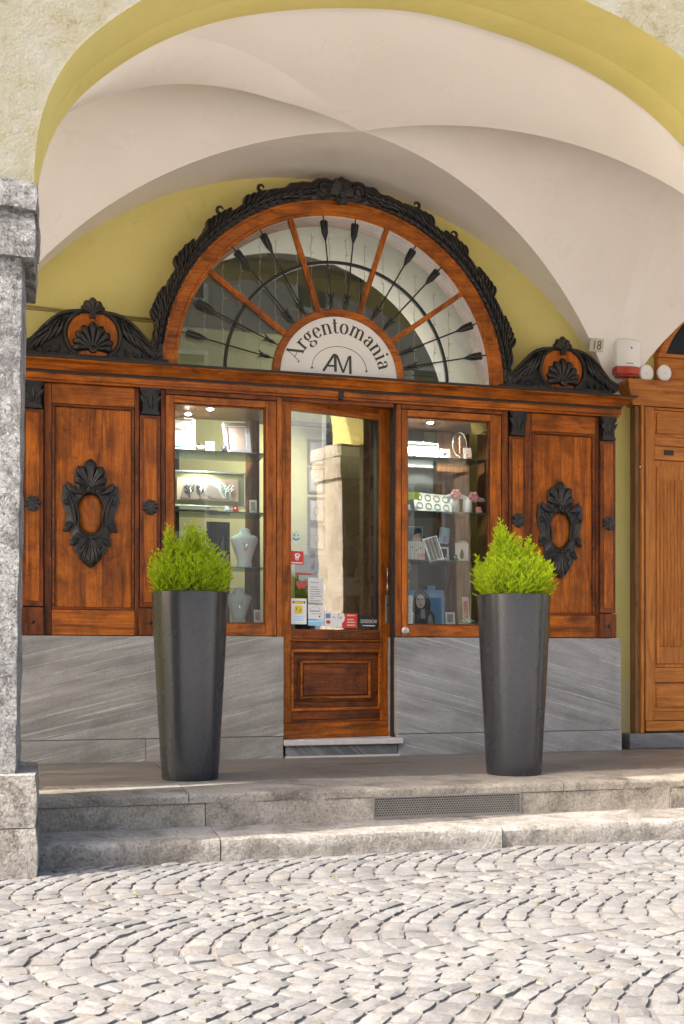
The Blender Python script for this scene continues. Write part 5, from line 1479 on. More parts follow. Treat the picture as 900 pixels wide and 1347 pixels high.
mt_ = MB()
for x_, s_ in ((-0.13, 1), (-.06, .8), (.11, 1.1), (.14, .8)):
    mt_.tube([(x_, -.022, .055), (x_ + .005 * s_, -.022, .10), (x_ - .004, -.022, .14)], 0.0045, 5)
    for q in range(5): mt_.tube([(x_, -.022, .09 + .008 * q), (x_ + (.03 if q % 2 else -.03) * s_, -.022, .115 + .012 * q)], 0.003, 4)
lobj('relief_trees', mt_, 'silver', fr3)

def bust(xc, zb, y, s, label, mat='bust', pend=True):
    t = thing('necklace_bust', label, 'jewellery bust', (xc, y, zb + 0.001), 'white jewellery busts in the left window')
    def sec(z, hw, dp, cy=0.0):
        return [(hw * math.cos(a), cy + dp * math.sin(a), z) for a in [2 * PI * k / 20 for k in range(20)]]
    rings = [sec(0.0, .052, .035), sec(0.045, .052, .035), sec(0.047, .046, .03), sec(.10, .062, .034), sec(.16, .084, .038), sec(.195, .096, .040), sec(.213, .088, .036), sec(.225, .055, .032), sec(.235, .042, .030), sec(.262, .036, .028), sec(.268, .02, .016), sec(.269, .001, .001)]
    mb = MB(); vs = [tuple(c * s for c in p) for r in rings for p in r]
    mb.add(vs, [(i * 20 + k, i * 20 + (k + 1) % 20, (i + 1) * 20 + (k + 1) % 20, (i + 1) * 20 + k) for i in range(len(rings) - 1) for k in range(20)])
    lobj('bust_form', mb, mat, t, smooth='auto')
    ch = MB(); pts = []
    for i in range(17):
        q = -1 + i / 8; pts.append((q * .042 * s, (-.030 - .012 * (1 - abs(q))) * s, (.230 - .085 * (1 - abs(q) ** 1.6)) * s))
    ch.tube(pts, 0.0016, 4)
    lobj('chain', ch, 'silver', t)
    lobj('pendant', MB().disc_y(0, .128 * s, [(.011 * s, -.037 * s), (.009 * s, -.046 * s), (.001, -.048 * s)], 12, 1, 1.5), 'gold' if pend else 'silver', t)
    return t
bust(1.235, 1.526, YS + 0.24, 1.02, 'white necklace bust with a pink stone pendant on the lower glass shelf')
bust(1.20, 1.143, YS + 0.26, 0.95, 'grey white necklace bust with a silver pendant on the floor of the left window', 'bustg', False)
tag(obj('jewellery_box', MB().box(0.79, 1.06, YS + 0.30, YS + 0.42, 1.894, 1.93), 'grey', bevel=0.004), 'flat grey jewellery box under the silver tree plaque', 'box')
vz = MB().lathe(1.08, YS + 0.2, [(0.04, 1.527), (0.045, 1.53), (0.012, 1.56), (0.03, 1.62), (0.028, 1.70), (0.001, 1.76)], 14)
tag(obj('crystal_ornament', vz, 'crystal', smooth=True), 'pointed crystal ornament just right of the left shrub, behind glass', 'ornament')
tag(obj('grey_backboard', MB().box(1.00, 1.16, YS + 0.40, YS + 0.42, 1.143, 1.86), 'dkgrey'), 'dark grey board standing behind the necklace busts', 'board')
tag(obj('wooden_column', MB().lathe(1.33, YS + 0.46, [(0.055, 1.143), (0.055, 1.6), (0.05, 2.0), (0.05, 2.58)], 16), 'wood_br', smooth='auto'), 'brown wooden column behind the right side of the left window', 'column')
sv = MB()
for i in range(3): sv.tube([(1.06 + .05 * i + 0.018 * math.cos(a), YS + .25 + 0.018 * math.sin(a), 1.90 + .012 * i) for a in [2 * PI * k / 16 for k in range(16)]], 0.004, 5, closed=True)
tag(obj('bangle_stack', sv, 'gold', smooth=True), 'three rose coloured bangles on the middle shelf of the left window', 'bangles')

# ------------------------------------------------------------------ things in the right window
tc_ = thing('display_case', 'small open white and silver case on the top shelf of the right window', 'display case', (2.50, YS + 0.2, 2.328))
tc_.rotation_euler = (-0.25, 0, 0)
lobj('case_rim', MB().frame(-.125, .125, 0, .115, .010, -.02, .01), 'silver', tc_)
lobj('case_lining', MB().box(-.115, .115, -.004, .004, .010, .105), 'white', tc_)
lobj('case_hinge', MB().box(-.002, .002, -.007, -.0042, .010, .105), 'grey', tc_)
lobj('card_tab', MB().prism([(-.07, .03), (-.05, .015), (-.03, .045), (-.05, .07)], -.008, -.0045), 'hotpink', tc_)
js = thing('jewellery_stand', 'oval wire stand with a hanging beaded necklace, upper right of the right window', 'jewellery stand', (2.79, YS + .22, 2.328))
lobj('hoop', MB().tube([(0.052 * math.cos(a), 0, .12 + .085 * math.sin(a)) for a in [2 * PI * k / 24 for k in range(24)]], 0.003, 5, closed=True), 'silver', js)
lobj('beads', MB().tube([(.004 * math.sin(k * 2.1), -.004, .185 - .012 * k) for k in range(12)], [0.004, 0.007] * 6, 6), 'gold', js, smooth=True)
lobj('foot', MB().lathe(0, 0, [(.04, 0), (.04, .005), (.004, .008), (.004, .036)], 14), 'silver', js)
tag(obj('grey_backboard', MB().box(2.33, 2.66, YS + .42, YS + .44, 1.143, 2.50), 'grey'), 'pale grey board at the back left of the right window', 'board')
tag(obj('wooden_backboard', MB().box(2.70, 2.95, YS + .44, YS + .46, 1.143, 2.58), 'wood_br'), 'brown wooden board at the back right of the right window', 'board')
tag(obj('black_backdrop', MB().box(2.55, 2.75, YS + .405, YS + .418, 1.143, 1.60), 'black'), 'black backdrop panel behind the portrait poster', 'board')
bb = thing('bracelet_board', 'sloping white board holding two rows of bracelets on the middle shelf', 'display board', (2.575, YS + .17, 1.948))
bb.rotation_euler = (-0.45, 0.06, 0)
lobj('board_sheet', MB().box(-.14, .14, -.003, .003, 0, .155), 'white', bb)
for i in range(4):
    for j in range(2):
        x_, z_ = -.10 + .066 * i, .045 + .07 * j
        lobj('bracelet', MB().tube([(x_ + .021 * math.cos(a), -.006, z_ + .024 * math.sin(a)) for a in [2 * PI * k / 14 for k in range(14)]], 0.0028, 4, closed=True), 'gold' if (i + j) % 2 else 'taupe', bb)
tag(obj('lime_tag', MB().prism([(2.365, 2.03), (2.465, 2.035), (2.468, 2.085), (2.44, 2.082), (2.42, 2.088), (2.40, 2.08), (2.375, 2.09)], YS + .16, YS + .175), 'lime'), 'lime green paper tag left of the bracelet board', 'tag')
def flower(x, z, label):
    t = thing('silk_flower', label, 'flower', (x, YS + .2, z), 'pink silk flowers in the right window')
    pt_ = MB()
    for k in range(6): pt_.lobe(0, 0, k * PI / 3, .042, .036, .012, 0, crease=.1, nu=4, nv=5)
    lobj('petals', pt_, 'pink', t, smooth=True); lobj('leaf', MB().lobe(.0, -.01, -.1, .09, .03, .006, .006, nu=4, nv=5).lobe(.0, -.01, PI + .1, .08, .03, .006, .006, nu=4, nv=5), 'pale', t, smooth=True)
flower(2.755, 2.085, 'pink silk flower right of the bracelet board'); flower(2.89, 2.07, 'pink silk flower close to the right frame of the right window')
def jar(x, z, y, label, mat, h=.11, r=.05):
    return tag(obj('jewellery_bag', MB().lathe(x, y, [(r * .8, z), (r, z + h * .3), (r * .9, z + h * .8), (r * .55, z + h * .9), (r * .7, z + h), (r * .6, z + h), (0.002, z + h * .85)], 14), mat, smooth=True), label, 'gift bag')
jar(2.74, 1.948, YS + .25, 'grey fabric jewellery pouch beside the bracelet board', 'bustg', .13, .06)
jar(2.85, 1.948, YS + .22, 'white patterned pouch with an orange tip on the middle shelf', 'bust', .12, .035)
pic('photo_card', 'photo card of a face and blue sky behind the striped box', 2.455, 1.70, 0.17, 0.16, YS + .30, .004, 'white', 'blue', extra=[('face', MB().disc_y(.03, .08, [(.05, -.0045), (.001, -.006)], 20, .8, 1.1), 'peach'), ('hair', MB().prism([(-.02, .02), (.0, .13), (.06, .15), (.08, .12), (.02, .10), (.0, .04)], -.008, -.0062), 'wood_dk')], cat='card')
bx = thing('striped_box', 'white box with fine stripes, dark dots and a pink corner on the lower shelf', 'box', (2.44, YS + .18, 1.605))
lobj('box_body', MB().box(-.065, .065, -.03, .03, 0, .13), 'white', bx, bevel=.003)
for k in range(4): lobj('stripe', MB().box(-.045 + .03 * k, -.043 + .03 * k, -.031, -.0302, .005, .125), 'grey', bx)
lobj('pink_corner', MB().prism([(.01, .015), (.06, .02), (.064, .05), (.01, .045)], -.033, -.0302), 'pink', bx)
for a, b in ((-.03, .09), (.0, .07), (.03, .085)): lobj('dot', MB().disc_y(a, b, [(.006, -.0302), (.0055, -.032), (.001, -.032)], 10), 'black', bx)
sfm = thing('striped_display', 'leaning silver frame filled with grey ribbed stripes on the lower shelf', 'display frame', (2.60, YS + .17, 1.605))
sfm.rotation_euler = (-.15, -.28, 0)
lobj('frame', MB().frame(-.055, .055, 0, .175, .007, -.008, .004), 'silver', sfm)
for k in range(7): lobj('rib', MB().box(-.046 + .0135 * k, -.038 + .0135 * k, -.004, .002, .008, .167), 'taupe' if k % 2 else 'pale', sfm)
jh = thing('earring_stand', 'white card stand with dark earrings beside the right shrub', 'display stand', (2.80, YS + .2, 1.605))
lobj('card_back', MB().box(-.05, .05, 0, .006, 0, .135), 'white', jh)
lobj('earring', MB().lobe(0, .09, -PI / 2, .07, .03, .012, -.001), 'black', jh)
tag(obj('paper_cup', MB().lathe(2.84, YS + .3, [(.028, 1.70), (.036, 1.765), (.034, 1.766), (.026, 1.702)], 16), 'pale', smooth='auto'), 'small pale cup behind the top of the right shrub', 'cup')
pic('photo_card', 'small card with a magenta stripe high above the lower shelf', 2.70, 1.74, .075, .12, YS + .32, .006, 'white', 'ltblue', tilt=.15, extra=[('stripe', MB().box(-.005, .02, -.006, -.0045, .01, .06), 'hotpink')], cat='card')
# portrait poster: a woman in black and white on blue
po = thing('portrait_poster', 'poster of a dark haired woman in grey tones against blue, bottom of the right window', 'poster', (2.485, YS + .10, 1.144))
po.rotation_euler = (-.05, 0, 0)
lobj('poster_sheet', MB().box(-.155, .145, 0, .004, 0, .25), 'blue', po)
lobj('white_strip', MB().box(-.155, -.085, -.0012, -.0002, 0, .21), 'white', po)
for k in range(5): lobj('small_print', MB().box(-.148 + .008 * (k % 2), -.10, -.002, -.0013, .03 + .032 * k, .034 + .032 * k), 'peach', po)
S_ = lambda pts, y0, y1, mt, nm: lobj(nm, MB().prism(pts, y0, y1), mt, po)
S_([(-.09, .10), (-.085, .20), (-.06, .245), (-.01, .25), (.03, .22), (.045, .15), (.04, .09), (.02, .05), (-.06, .06)], -.0025, -.0006, 'black', 'hair')
S_([(-.09, 0), (.075, 0), (.075, .07), (.05, .10), (.0, .12), (-.04, .085), (-.085, .075)], -.003, -.0026, 'dkgrey', 'coat')
S_([(-.03, .05), (.005, .05), (.0, .12), (-.03, .11)], -.0036, -.0031, 'grey', 'neck')
S_([(-.03 + .033 * math.cos(a), .168 + .048 * math.sin(a)) for a in [2 * PI * k / 22 for k in range(22)]], -.0044, -.0037, 'skin', 'face')
for nm, x_, z_, sx_, sz_, mt in (('eye', -.045, .182, .007, .004, 'black'), ('eye', -.018, .182, .007, .004, 'black'), ('lips', -.030, .143, .011, .005, 'redd'), ('nose', -.034, .162, .004, .008, 'grey')):
    lobj(nm, MB().disc_y(x_, z_, [(1, -.0045), (.9, -.005), (.01, -.005)], 12, sx_, sz_), mt, po)
S_([(.02, .02), (.04, .0), (.07, .0), (.045, .08), (.03, .07)], -.0036, -.0031, 'grey', 'lapel')
tb = thing('teal_box', 'little teal box with silver glitter on the floor of the right window', 'box', (2.81, YS + .13, 1.144))
lobj('box_body', MB().box(-.05, .05, -.03, .03, 0, .028), 'teal', tb)
rg = random.Random(2)
for k in range(6): lobj('bead', MB().disc_y(-.04 + .016 * k, .03 + rg.uniform(0, .01), [(.008, -.02), (.006, -.03), (.001, -.032)], 8), 'silver', tb)
def small_card(x, z, w_, h_, y, mats, label, lean=.15, tilt=0.0):
    t = thing('display_card', label, 'card', (x, y, z + .001)); t.rotation_euler = (-lean, tilt, 0)
    lobj('card_back', MB().box(-w_ / 2, w_ / 2, 0, .004, 0, h_), mats[0], t)
    lobj('card_print', MB().box(-w_ * .34, w_ * .30, -.0012, -.0003, h_ * .3, h_ * .86), mats[1], t)
    lobj('card_jewel', MB().tube([(.25 * w_ * math.cos(a), -.004, h_ * .42 + .22 * w_ * math.sin(a)) for a in [2 * PI * k / 12 for k in range(12)]], .0022, 4, closed=True), mats[2], t)
small_card(2.38, 2.328, .06, .08, YS + .30, ('whitep', 'ltblue', 'silver'), 'little white card with light blue print left of the open white case')
small_card(2.66, 2.328, .07, .07, YS + .16, ('whitep', 'grey', 'silver'), 'little white card with grey print right of the open white case')
small_card(2.87, 2.328, .06, .11, YS + .26, ('pale', 'peach', 'gold'), 'tall peach printed card in the upper right corner of the right window')
small_card(2.68, 1.605, .08, .11, YS + .24, ('whitep', 'black', 'silver'), 'white card with a black print behind the striped frame')
small_card(2.34, 1.605, .05, .16, YS + .33, ('ltblue', 'white', 'silver'), 'narrow light blue card at the left end of the lower shelf')
small_card(2.55, 1.605, .07, .20, YS + .36, ('dkgrey', 'whitep', 'silver'), 'tall dark card with a white print behind the striped frame')
small_card(2.42, 1.143, .09, .34, YS + .34, ('bustg', 'whitep', 'silver'), 'tall pale card behind the portrait poster')
small_card(2.62, 1.143, .06, .30, YS + .30, ('blue', 'whitep', 'gold'), 'tall blue card right behind the portrait poster')
small_card(2.70, 1.143, .07, .10, YS + .16, ('whitep', 'taupe', 'gold'), 'small white card standing on the grey cloth')
small_card(2.87, 1.143, .05, .22, YS + .28, ('peach', 'redd', 'gold'), 'peach card low in the right corner of the right window')
small_card(1.00, 2.293, .06, .085, YS + .22, ('whitep', 'grey', 'silver'), 'little white card between the two upper silver frames')
small_card(1.29, 1.893, .05, .10, YS + .2, ('pale', 'grey', 'silver'), 'pale card right of the silver tree plaque')
small_card(0.80, 1.526, .08, .15, YS + .25, ('whitep', 'ltblue', 'silver'), 'white card with a blue print on the lower shelf, behind the left shrub')
small_card(1.12, 1.526, .06, .12, YS + .3, ('dkgrey', 'taupe', 'gold'), 'dark card beside the necklace bust with the pink stone')
small_card(1.05, 1.143, .10, .22, YS + .3, ('bustg', 'pale', 'silver'), 'grey card on the floor of the left window')
small_card(1.31, 1.143, .05, .10, YS + .14, ('whitep', 'pink', 'gold'), 'small pink printed card in the lower right corner of the left window')
def ring_box(x, z, y, mt, label):
    t = thing('ring_box', label, 'box', (x, y, z + .001), 'small ring boxes on the window shelves')
    lobj('box_base', MB().box(-.018, .018, -.014, .014, 0, .016), mt, t, bevel=.002)
    lobj('box_lid', MB().box(-.018, .018, .010, .015, .0165, .042), mt, t, bevel=.002)
    lobj('ring', MB().tube([(.007 * math.cos(a), 0, .022 + .007 * math.sin(a)) for a in [2 * PI * k / 10 for k in range(10)]], .0014, 4, closed=True), 'silver', t)
for x_, z_, y_, mt_, lb_ in ((2.37, 1.948, YS + .12, 'whitep', 'white ring box left of the bracelet board'), (2.72, 1.605, YS + .12, 'dkgrey', 'dark ring box near the right end of the lower shelf'), (2.35, 2.328, YS + .12, 'teal', 'teal ring box on the left end of the top shelf of the right window'),
      (2.90, 1.948, YS + .12, 'pink', 'pink ring box on the right end of the middle shelf'), (1.10, 1.894, YS + .13, 'whitep', 'white ring box under the silver tree plaque'), (1.16, 1.894, YS + .13, 'red', 'red ring box under the silver tree plaque'), (1.08, 2.294, YS + .13, 'dkgrey', 'dark ring box on the top shelf of the left window')):
    ring_box(x_, z_, y_, mt_, lb_)
tag(obj('white_ribbon', MB().tube([(2.42 + .02 * math.sin(k), YS + .3, 1.60 - .02 * k) for k in range(8)], .014, 4), 'pale'), 'white ribbon hanging under the lower shelf of the right window', 'ribbon')
tag(obj('floor_cloth', MB().box(2.62, 2.90, YS + .08, YS + .3, 1.143, 1.153), 'grey', bevel=.003), 'folded grey cloth in front of the black backdrop', 'cloth')

# ------------------------------------------------------------------ number tile, alarm, sensors, wall cable
def on_foot(z):     # y of the plastered vault foot at height z, and the lean of its face
    d = math.sqrt(RR * RR - (z - RZ) ** 2); return YW - HB * (1 - d / HW)
zt = 3.20
nt_ = thing('house_number_tile', 'small square stone tile with the number 18 on the vault foot', 'house number', (3.806, on_foot(zt) - 0.016, zt - 0.045))
nt_.rotation_euler = (R(15), 0, 0)
lobj('tile', MB().box(-.054, .054, -.002, .022, 0, .092), 'tile', nt_, bevel=.003)
lobj('number', text_mb("18", 0.088, 0, .016, -.0022, thick=.0012, sx=.85), 'ink', nt_)
sn = MB()
for x_ in (-.031,): sn.box(x_ - .013, x_ + .015, -.0034, -.0022, .015, .019)
al = thing('alarm_siren', 'white wall alarm siren with a red lens along its bottom edge', 'alarm', (4.06, on_foot(3.20) - 0.02, 2.985))
al.rotation_euler = (R(2), 0, R(-4))
def curved_box(w_, z0, z1, dp, bulge, n=12, taper=0.0):
    mb = MB(); vs = []
    for z, tt in ((z0, 1 - taper), (z1, 1.0)):
        for i in range(n + 1):
            q = -1 + 2 * i / n; vs.append((q * w_ / 2 * tt, -dp - bulge * (1 - q * q), z))
        vs += [(w_ / 2 * tt, 0.07, z), (-w_ / 2 * tt, 0.07, z)]
    m = n + 3
    mb.add(vs, [(i, (i + 1) % m, m + (i + 1) % m, m + i) for i in range(m)] + [tuple(range(m)), tuple(range(2 * m - 1, m - 1, -1))])
    return mb
lobj('siren_cover', curved_box(.195, .072, .262, .012, .03, taper=-.0), 'whitep', al, bevel=.008, smooth='auto')
lobj('siren_cap', curved_box(.185, .262, .270, .006, .026), 'whitep', al, bevel=.003, smooth='auto')
lobj('red_lens', curved_box(.190, .018, .0715, .010, .029, taper=.07), 'alarm_red', al, bevel=.006, smooth='auto')
lobj('red_lens_foot', curved_box(.16, .002, .0178, .004, .022, taper=.15), 'alarm_red', al, bevel=.006, smooth='auto')
lobj('status_dot', MB().disc_y(.01, .205, [(.007, -.0405), (.006, -.0435), (.001, -.0435)], 12), 'black', al)
lobj('maker_mark', MB().tube([(-.028, -.043, .088), (-.018, -.0435, .095), (-.012, -.0435, .088), (-.004, -.0435, .095), (.006, -.0435, .088), (.012, -.0435, .095), (.022, -.043, .088)], .0025, 4), 'black', al)

def sensor(x, z, y, label, deep):
    t = thing('round_sensor', label, 'sensor', (x, y, z - .06), 'round white sensors beside the neighbouring door')
    lobj('housing', MB().disc_y(0, .06, [(.058, deep), (.062, .01), (.062, -.004), (.055, -.010), (.001, -.012)], 28, .92, 1.0), 'whitep', t, smooth='auto')
    lobj('status_dot', MB().disc_y(0, .058, [(.004, -.0122), (.003, -.0135), (.001, -.0135)], 8), 'grey', t)
    return t
wc = thing('wall_cable', 'thin painted cable running along the yellow wall above the left crest', 'cable', (.2, YW, 3.17))
obj('cable_run', MB().tube([(-1.2, YW - .008, 3.21), (-.2, YW - .008, 3.19), (.05, YW - .009, 3.178), (.35, YW - .008, 3.172), (.66, YW - .008, 3.166)], .008, 6), 'cable', wc)
obj('cable_run', MB().tube([(-1.2, YW - .006, 3.190), (-.2, YW - .006, 3.172), (.3, YW - .006, 3.156), (.62, YW - .006, 3.148), (.625, YW - .006, 3.05), (.625, YW - .006, 2.85)], .005, 6), 'cable', wc)

# ------------------------------------------------------------------ neighbouring honey-coloured door on the right
nd = thing('neighbour_door', 'honey coloured wooden street door with fluted panels and an arched dark window', 'door', (5.11, 7.2, .36))
YD = 7.20
stp = thing('side_doorstep', 'dark grey stone step below the honey coloured neighbouring door', 'doorstep', (5.1, 7.18, FZ))
obj('step_slab', MB().box(4.045, 6.18, 7.10, 7.27, FZ - .002, .36), 'side_step', stp, bevel=.004)
def nb(name, x0, x1, z0, z1, y0, y1, mat=None, bev=.004): 
    if mat is None: mat = 'pineV' if (z1 - z0) > (x1 - x0) else 'pineH'
    return obj(name, MB().box(x0, x1, y0, y1, z0, z1), mat, nd, bevel=bev)
for sg in (-1, 1):
    def xx(a, b): return (5.11 + sg * a, 5.11 + sg * b) if sg > 0 else (5.11 - b, 5.11 - a)
    a, b = xx(.935, .968); nb('jamb_strip', a, b, .362, 2.785, YD - .01, YW, 'wood_br')
    a, b = xx(.908, .934); nb('jamb_strip', a, b, .362, 2.785, YD - .035, YW, 'pineV')
    a, b = xx(.893, .907); nb('jamb_groove', a, b, .362, 2.785, YD - .012, YW, 'groove')
# four leaves
for i in range(4):
    x0 = 4.222 + .4445 * i; x1 = x0 + .4405
    lf = obj('door_leaf', MB().box(x0, x1, YD + .012, YD + .05, .372, 2.785), 'groove', nd)
    def lb(name, a, b, z0, z1, y0=YD - .012, y1=YD + .0115, mat=None):
        if mat is None: mat = 'pineV' if (z1 - z0) > (b - a) else 'pineH'
        return obj(name, MB().box(a, b, y0, y1, z0, z1), mat, lf, bevel=.003)
    sx0, sx1 = x0 + .078, x1 - .078
    lb('leaf_stile', x0 + .001, sx0, .45, 2.784); lb('leaf_stile', sx1, x1 - .001, .45, 2.784)
    for z0, z1 in ((2.70 + .068, 2.784), (2.50, 2.56), (2.395, 2.495), (.735, .845), (.452, .515)):
        lb('leaf_rail', sx0 + .001, sx1 - .001, z0, z1)
    lb('kick_board', x0 + .001, x1 - .001, .374, .448, YD - .022)
    lb('raised_panel', sx0 + .022, sx1 - .022, 2.595, 2.735, YD - .006)
    lb('panel_ground', sx0 + .002, sx1 - .002, 2.562, 2.766, YD + .004)
    lb('panel_ground', sx0 + .002, sx1 - .002, .847, 2.393, YD + .004)
    lb('raised_panel', sx0 + .022, sx1 - .022, .875, 2.345, YD - .004)
    lb('panel_ground', sx0 + .002, sx1 - .002, .517, .733, YD + .004)
    lb('raised_panel', sx0 + .022, sx1 - .022, .55, .70, YD - .004)
    fl_w = (sx1 - sx0 - .044); nfl = 7
    for k in range(nfl):
        xa = sx0 + .022 + fl_w * (k + 1.0) / (nfl + 1)
        obj('flute_reed', MB().tube([(xa, YD - .004, 1.0), (xa, YD - .006, 1.02), (xa, YD - .006, 2.23), (xa, YD - .004, 2.25)], .0058, 6), 'pineV', lf, smooth=True)
    if i == 0:
        obj('letter_slot', MB().box(x0 + .155, x0 + .235, YD - .017, YD - .0125, 2.432, 2.468), 'groove', lf, bevel=.002)
obj('door_cornice', MB().mould([(0.0, 2.79), (.02, 2.79), (.028, 2.81), (.05, 2.83), (.055, 2.85), (.075, 2.885), (.09, 2.90), (.095, 2.93), (.10, 2.935), (.10, 2.96), (.0, 2.962)], 4.135, 6.085, YD, True, True), 'pineH', nd, smooth='auto')
nb('transom_board', 4.345, 5.875, 2.963, 3.168, YD + .02, YW + .02, 'pineH')
nb('transom_moulding', 4.34, 5.88, 3.169, 3.195, YD + .0, YW + .02, 'pineH')
ar = MB().ring(5.11, 2.93, [(.745, YD + .06), (.745, YD + .02), (.758, YD + .005), (.798, YD + .005), (.81, YD + .02), (.81, YD + .07)], R(19.3), PI - R(19.3), 48)
obj('arch_frame', ar, 'pineH', nd, smooth='auto')
ag = [(5.11 + .75 * math.cos(R(20.8) + R(138.4) * i / 40), 2.93 + .75 * math.sin(R(20.8) + R(138.4) * i / 40)) for i in range(41)]
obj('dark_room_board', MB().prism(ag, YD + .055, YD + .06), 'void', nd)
obj('arch_glass', MB().prism(ag, YD + .045, YD + .05), 'dark_pane', nd)
ib = MB()
for k in range(1, 6):
    a = PI * k / 6; ib.tube([(5.11 + .05 * math.cos(a), YD + .038, 3.2 + .05 * math.sin(a)), (5.11 + .60 * math.cos(a), YD + .038, 3.2 + .46 * math.sin(a))], .007, 6)
obj('iron_bars', ib, 'iron', nd)
sensor(4.225, 3.03, YD - .02, 'round white sensor standing on the left end of the honey coloured cornice', .05)
sensor(4.385, 3.045, YD - .005, 'round white sensor fixed on the board below the arched dark window', .02)
tag(obj('white_screw_cap', MB().disc_y(4.165, 2.33, [(.006, YD - .0352), (.005, YD - .042), (.001, YD - .043)], 10), 'whitep'), 'tiny white cap on the jamb of the honey coloured door', 'cap')

# ------------------------------------------------------------------ planters and shrubs
def planter(x, y, label):
    t = thing('tall_planter', label, 'planter', (x, y, FZ), 'tall round charcoal planters flanking the shop door')
    n = 64
    prof = [(.146, .002), (.151, .0), (.154, .006), (.1585, .06), (.168, .22), (.178, .40), (.188, .58), (.197, .76), (.204, .92), (.2085, 1.012), (.2085, 1.0185), (.206, 1.021), (.198, 1.021), (.196, 1.016), (.194, .94)]
    lobj('pot', MB().lathe(0, 0, prof, n), 'pot', t, smooth='auto')
    s_ = MB(); s_.grid(lambda u, v: (.195 * v * math.cos(2 * PI * u), .195 * v * math.sin(2 * PI * u), .985 + .012 * noise.noise(Vector((u * 9, v * 6, x)))), 28, 6)
    lobj('soil', s_, 'soil', t)
planter(.707, 5.96, 'tall charcoal round planter left of the shop door')
planter(2.526, 5.73, 'tall charcoal round planter right of the shop door')

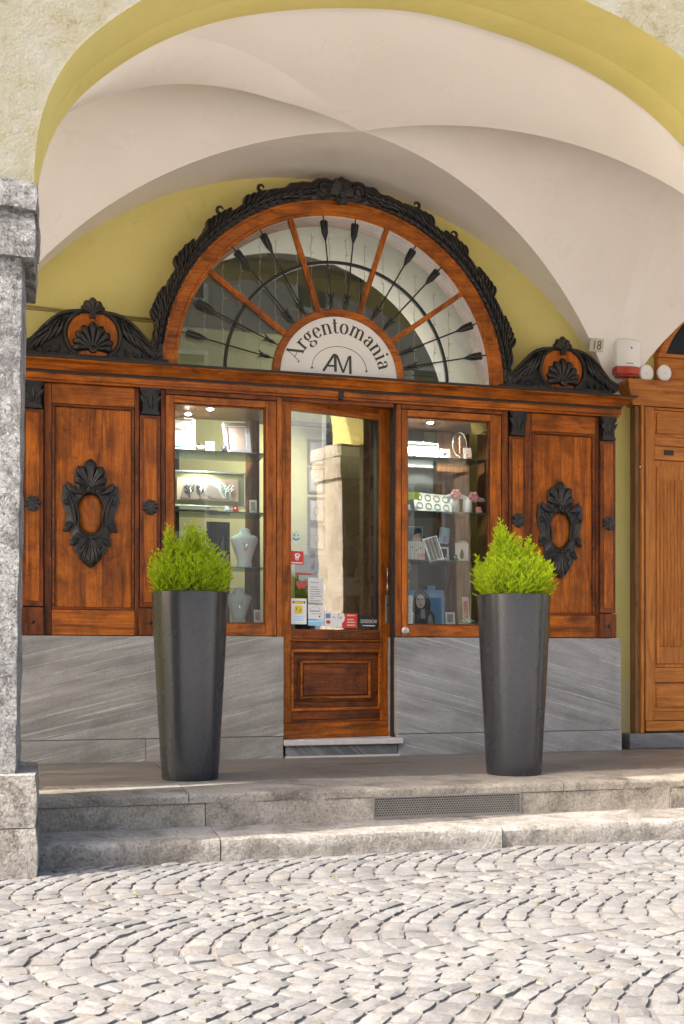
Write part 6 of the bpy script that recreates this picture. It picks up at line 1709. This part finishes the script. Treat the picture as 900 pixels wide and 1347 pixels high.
def shrub(x, y, seed, tips, label):
    rnd = random.Random(seed)
    t = thing('conifer_shrub', label, 'shrub', (x, y, FZ + .985), 'lime green conifer shrubs in the tall planters')
    lf = MB(); tw = MB()
    def spike(p, d, L, w_):
        d = d.normalized(); a = d.cross(Vector((rnd.uniform(-1, 1), rnd.uniform(-1, 1), .3))).normalized(); b = d.cross(a)
        q = p + d * L; m = p + d * L * .45
        lf.add([p, m + a * w_, q, m - a * w_], [(0, 1, 2, 3)])
        lf.add([p, m + b * w_, q, m - b * w_], [(0, 1, 2, 3)])
    def plume(base, tip, rad):
        ax = tip - base; L = ax.length; dirn = ax.normalized()
        bend = Vector((rnd.uniform(-1, 1), rnd.uniform(-1, 1), 0)) * .012
        P0 = lambda s: base + ax * s + bend * math.sin(PI * s)
        tw.tube([P0(i / 5) for i in range(6)], [.0022 * (1 - i / 6) + .0005 for i in range(6)], 4)
        e1 = dirn.cross(Vector((0, 0, 1)) + Vector((.3, .1, 0))).normalized(); e2 = dirn.cross(e1)
        s = .06; ang = rnd.uniform(0, 6)
        while s < .985:
            ang += 2.4
            out = (e1 * math.cos(ang) + e2 * math.sin(ang))
            l = rad * (1 - s) ** .6 * rnd.uniform(.7, 1.25) + .010
            d = (dirn * (.55 + .5 * s) + out * .85 + Vector((0, 0, .22))).normalized()
            p = P0(s); q = p + d * l
            spike(p, d, l * 1.08, .0034)
            k = max(2, int(l / .0062))
            sd_ = d.cross(out.cross(dirn)).normalized() if True else e1
            side = d.cross(dirn).normalized() if d.cross(dirn).length > .05 else e1
            for j in range(1, k + 1):
                f_ = j / (k + .5)
                sg = 1 if j % 2 else -1
                dd = (d * .7 + side * sg * .8 + Vector((rnd.uniform(-.25, .25), rnd.uniform(-.25, .25), rnd.uniform(0, .4)))).normalized()
                spike(p.lerp(q, f_), dd, rnd.uniform(.012, .024) * (1.15 - .4 * f_), .0033)
            s += .014 / L + rnd.uniform(0, .006) / L
        spike(P0(.93), dirn, .03, .002)
    # tall leaders given as (dx, dy, height), then a skirt of shorter plumes filling the crown
    for (dx_, dy_, h_) in tips:
        plume(Vector((dx_ * .45, dy_ * .45, .0)), Vector((dx_, dy_, h_)), .080)
        for q in range(6):
            jx, jy = rnd.uniform(-.028, .028), rnd.uniform(-.028, .028)
            plume(Vector((dx_ * .5 + jx, dy_ * .5 + jy, .0)), Vector((dx_ + jx * 1.2, dy_ + jy * 1.2, h_ - rnd.uniform(.02, .09))), .060)
    n = 84
    for i in range(n):
        a = 2.39996 * i; f_ = math.sqrt((i + .5) / n)
        br = .165 * f_
        tr = .10 + .125 * f_ if f_ > .35 else .13 * f_
        env = .365 * math.sqrt(max(.0, 1 - (f_ * .93) ** 2)) + .045
        hh = env * rnd.uniform(.55, .90)
        tr = min(.228, br + .03 + .055 * f_)
        plume(Vector((br * math.cos(a), br * math.sin(a), .005)), Vector((tr * math.cos(a + .1), tr * math.sin(a + .1), hh)), .060)
    for i in range(46):        # outer low fringe leaning over the rim
        a = 2 * PI * i / 46 + rnd.uniform(-.05, .05)
        z0 = rnd.uniform(.02, .12)
        plume(Vector((.15 * math.cos(a), .15 * math.sin(a), z0)), Vector((rnd.uniform(.205, .232) * math.cos(a), rnd.uniform(.205, .232) * math.sin(a), z0 + rnd.uniform(.07, .15))), .036)
    lobj('foliage', lf, 'leaf', t); lobj('twigs', tw, 'twig', t)
shrub(.707, 5.96, 4, [(-.125, -.02, .415), (-.115, .03, .36), (.02, .0, .445), (.05, -.05, .40), (.0, .07, .36), (.10, .03, .34), (.13, -.04, .30), (-.05, -.08, .33), (-.02, -.03, .41)], 'lime green feathery conifer in the left planter, with two separate pointed tops')
shrub(2.526, 5.73, 9, [(-.085, .0, .475), (-.07, -.05, .41), (.0, .02, .40), (.03, .05, .37), (.09, -.02, .375), (.12, .03, .33), (.15, .0, .28), (-.13, .03, .33), (-.10, -.03, .44)], 'lime green feathery conifer in the right planter, tallest point on its left')

# ------------------------------------------------------------------ the far side of the street (seen only mirrored in the glass)
ob = thing('opposite_building', 'shaded grey building across the street, mirrored in the shop windows', 'building', (1, -22, 0))
obj('wall', MB().box(-40, 42, -26, -22.0, -.1, 17), 'facade', ob)
obj('cornice', MB().box(-40, 42, -22.3, -21.6, 16.6, 16.9), 'facade', ob)
for i in range(15):
    for z in (1.0, 5.0, 9.0, 12.8):
        x = -30 + 4.2 * i
        f_ = obj('window', MB().frame(x, x + 1.3, z, z + 2.2, .14, -22.05, -21.90), 'pale', ob)
        obj('pane', MB().box(x + .14, x + 1.16, -22.02, -21.95, z + .14, z + 2.06), 'black', f_)
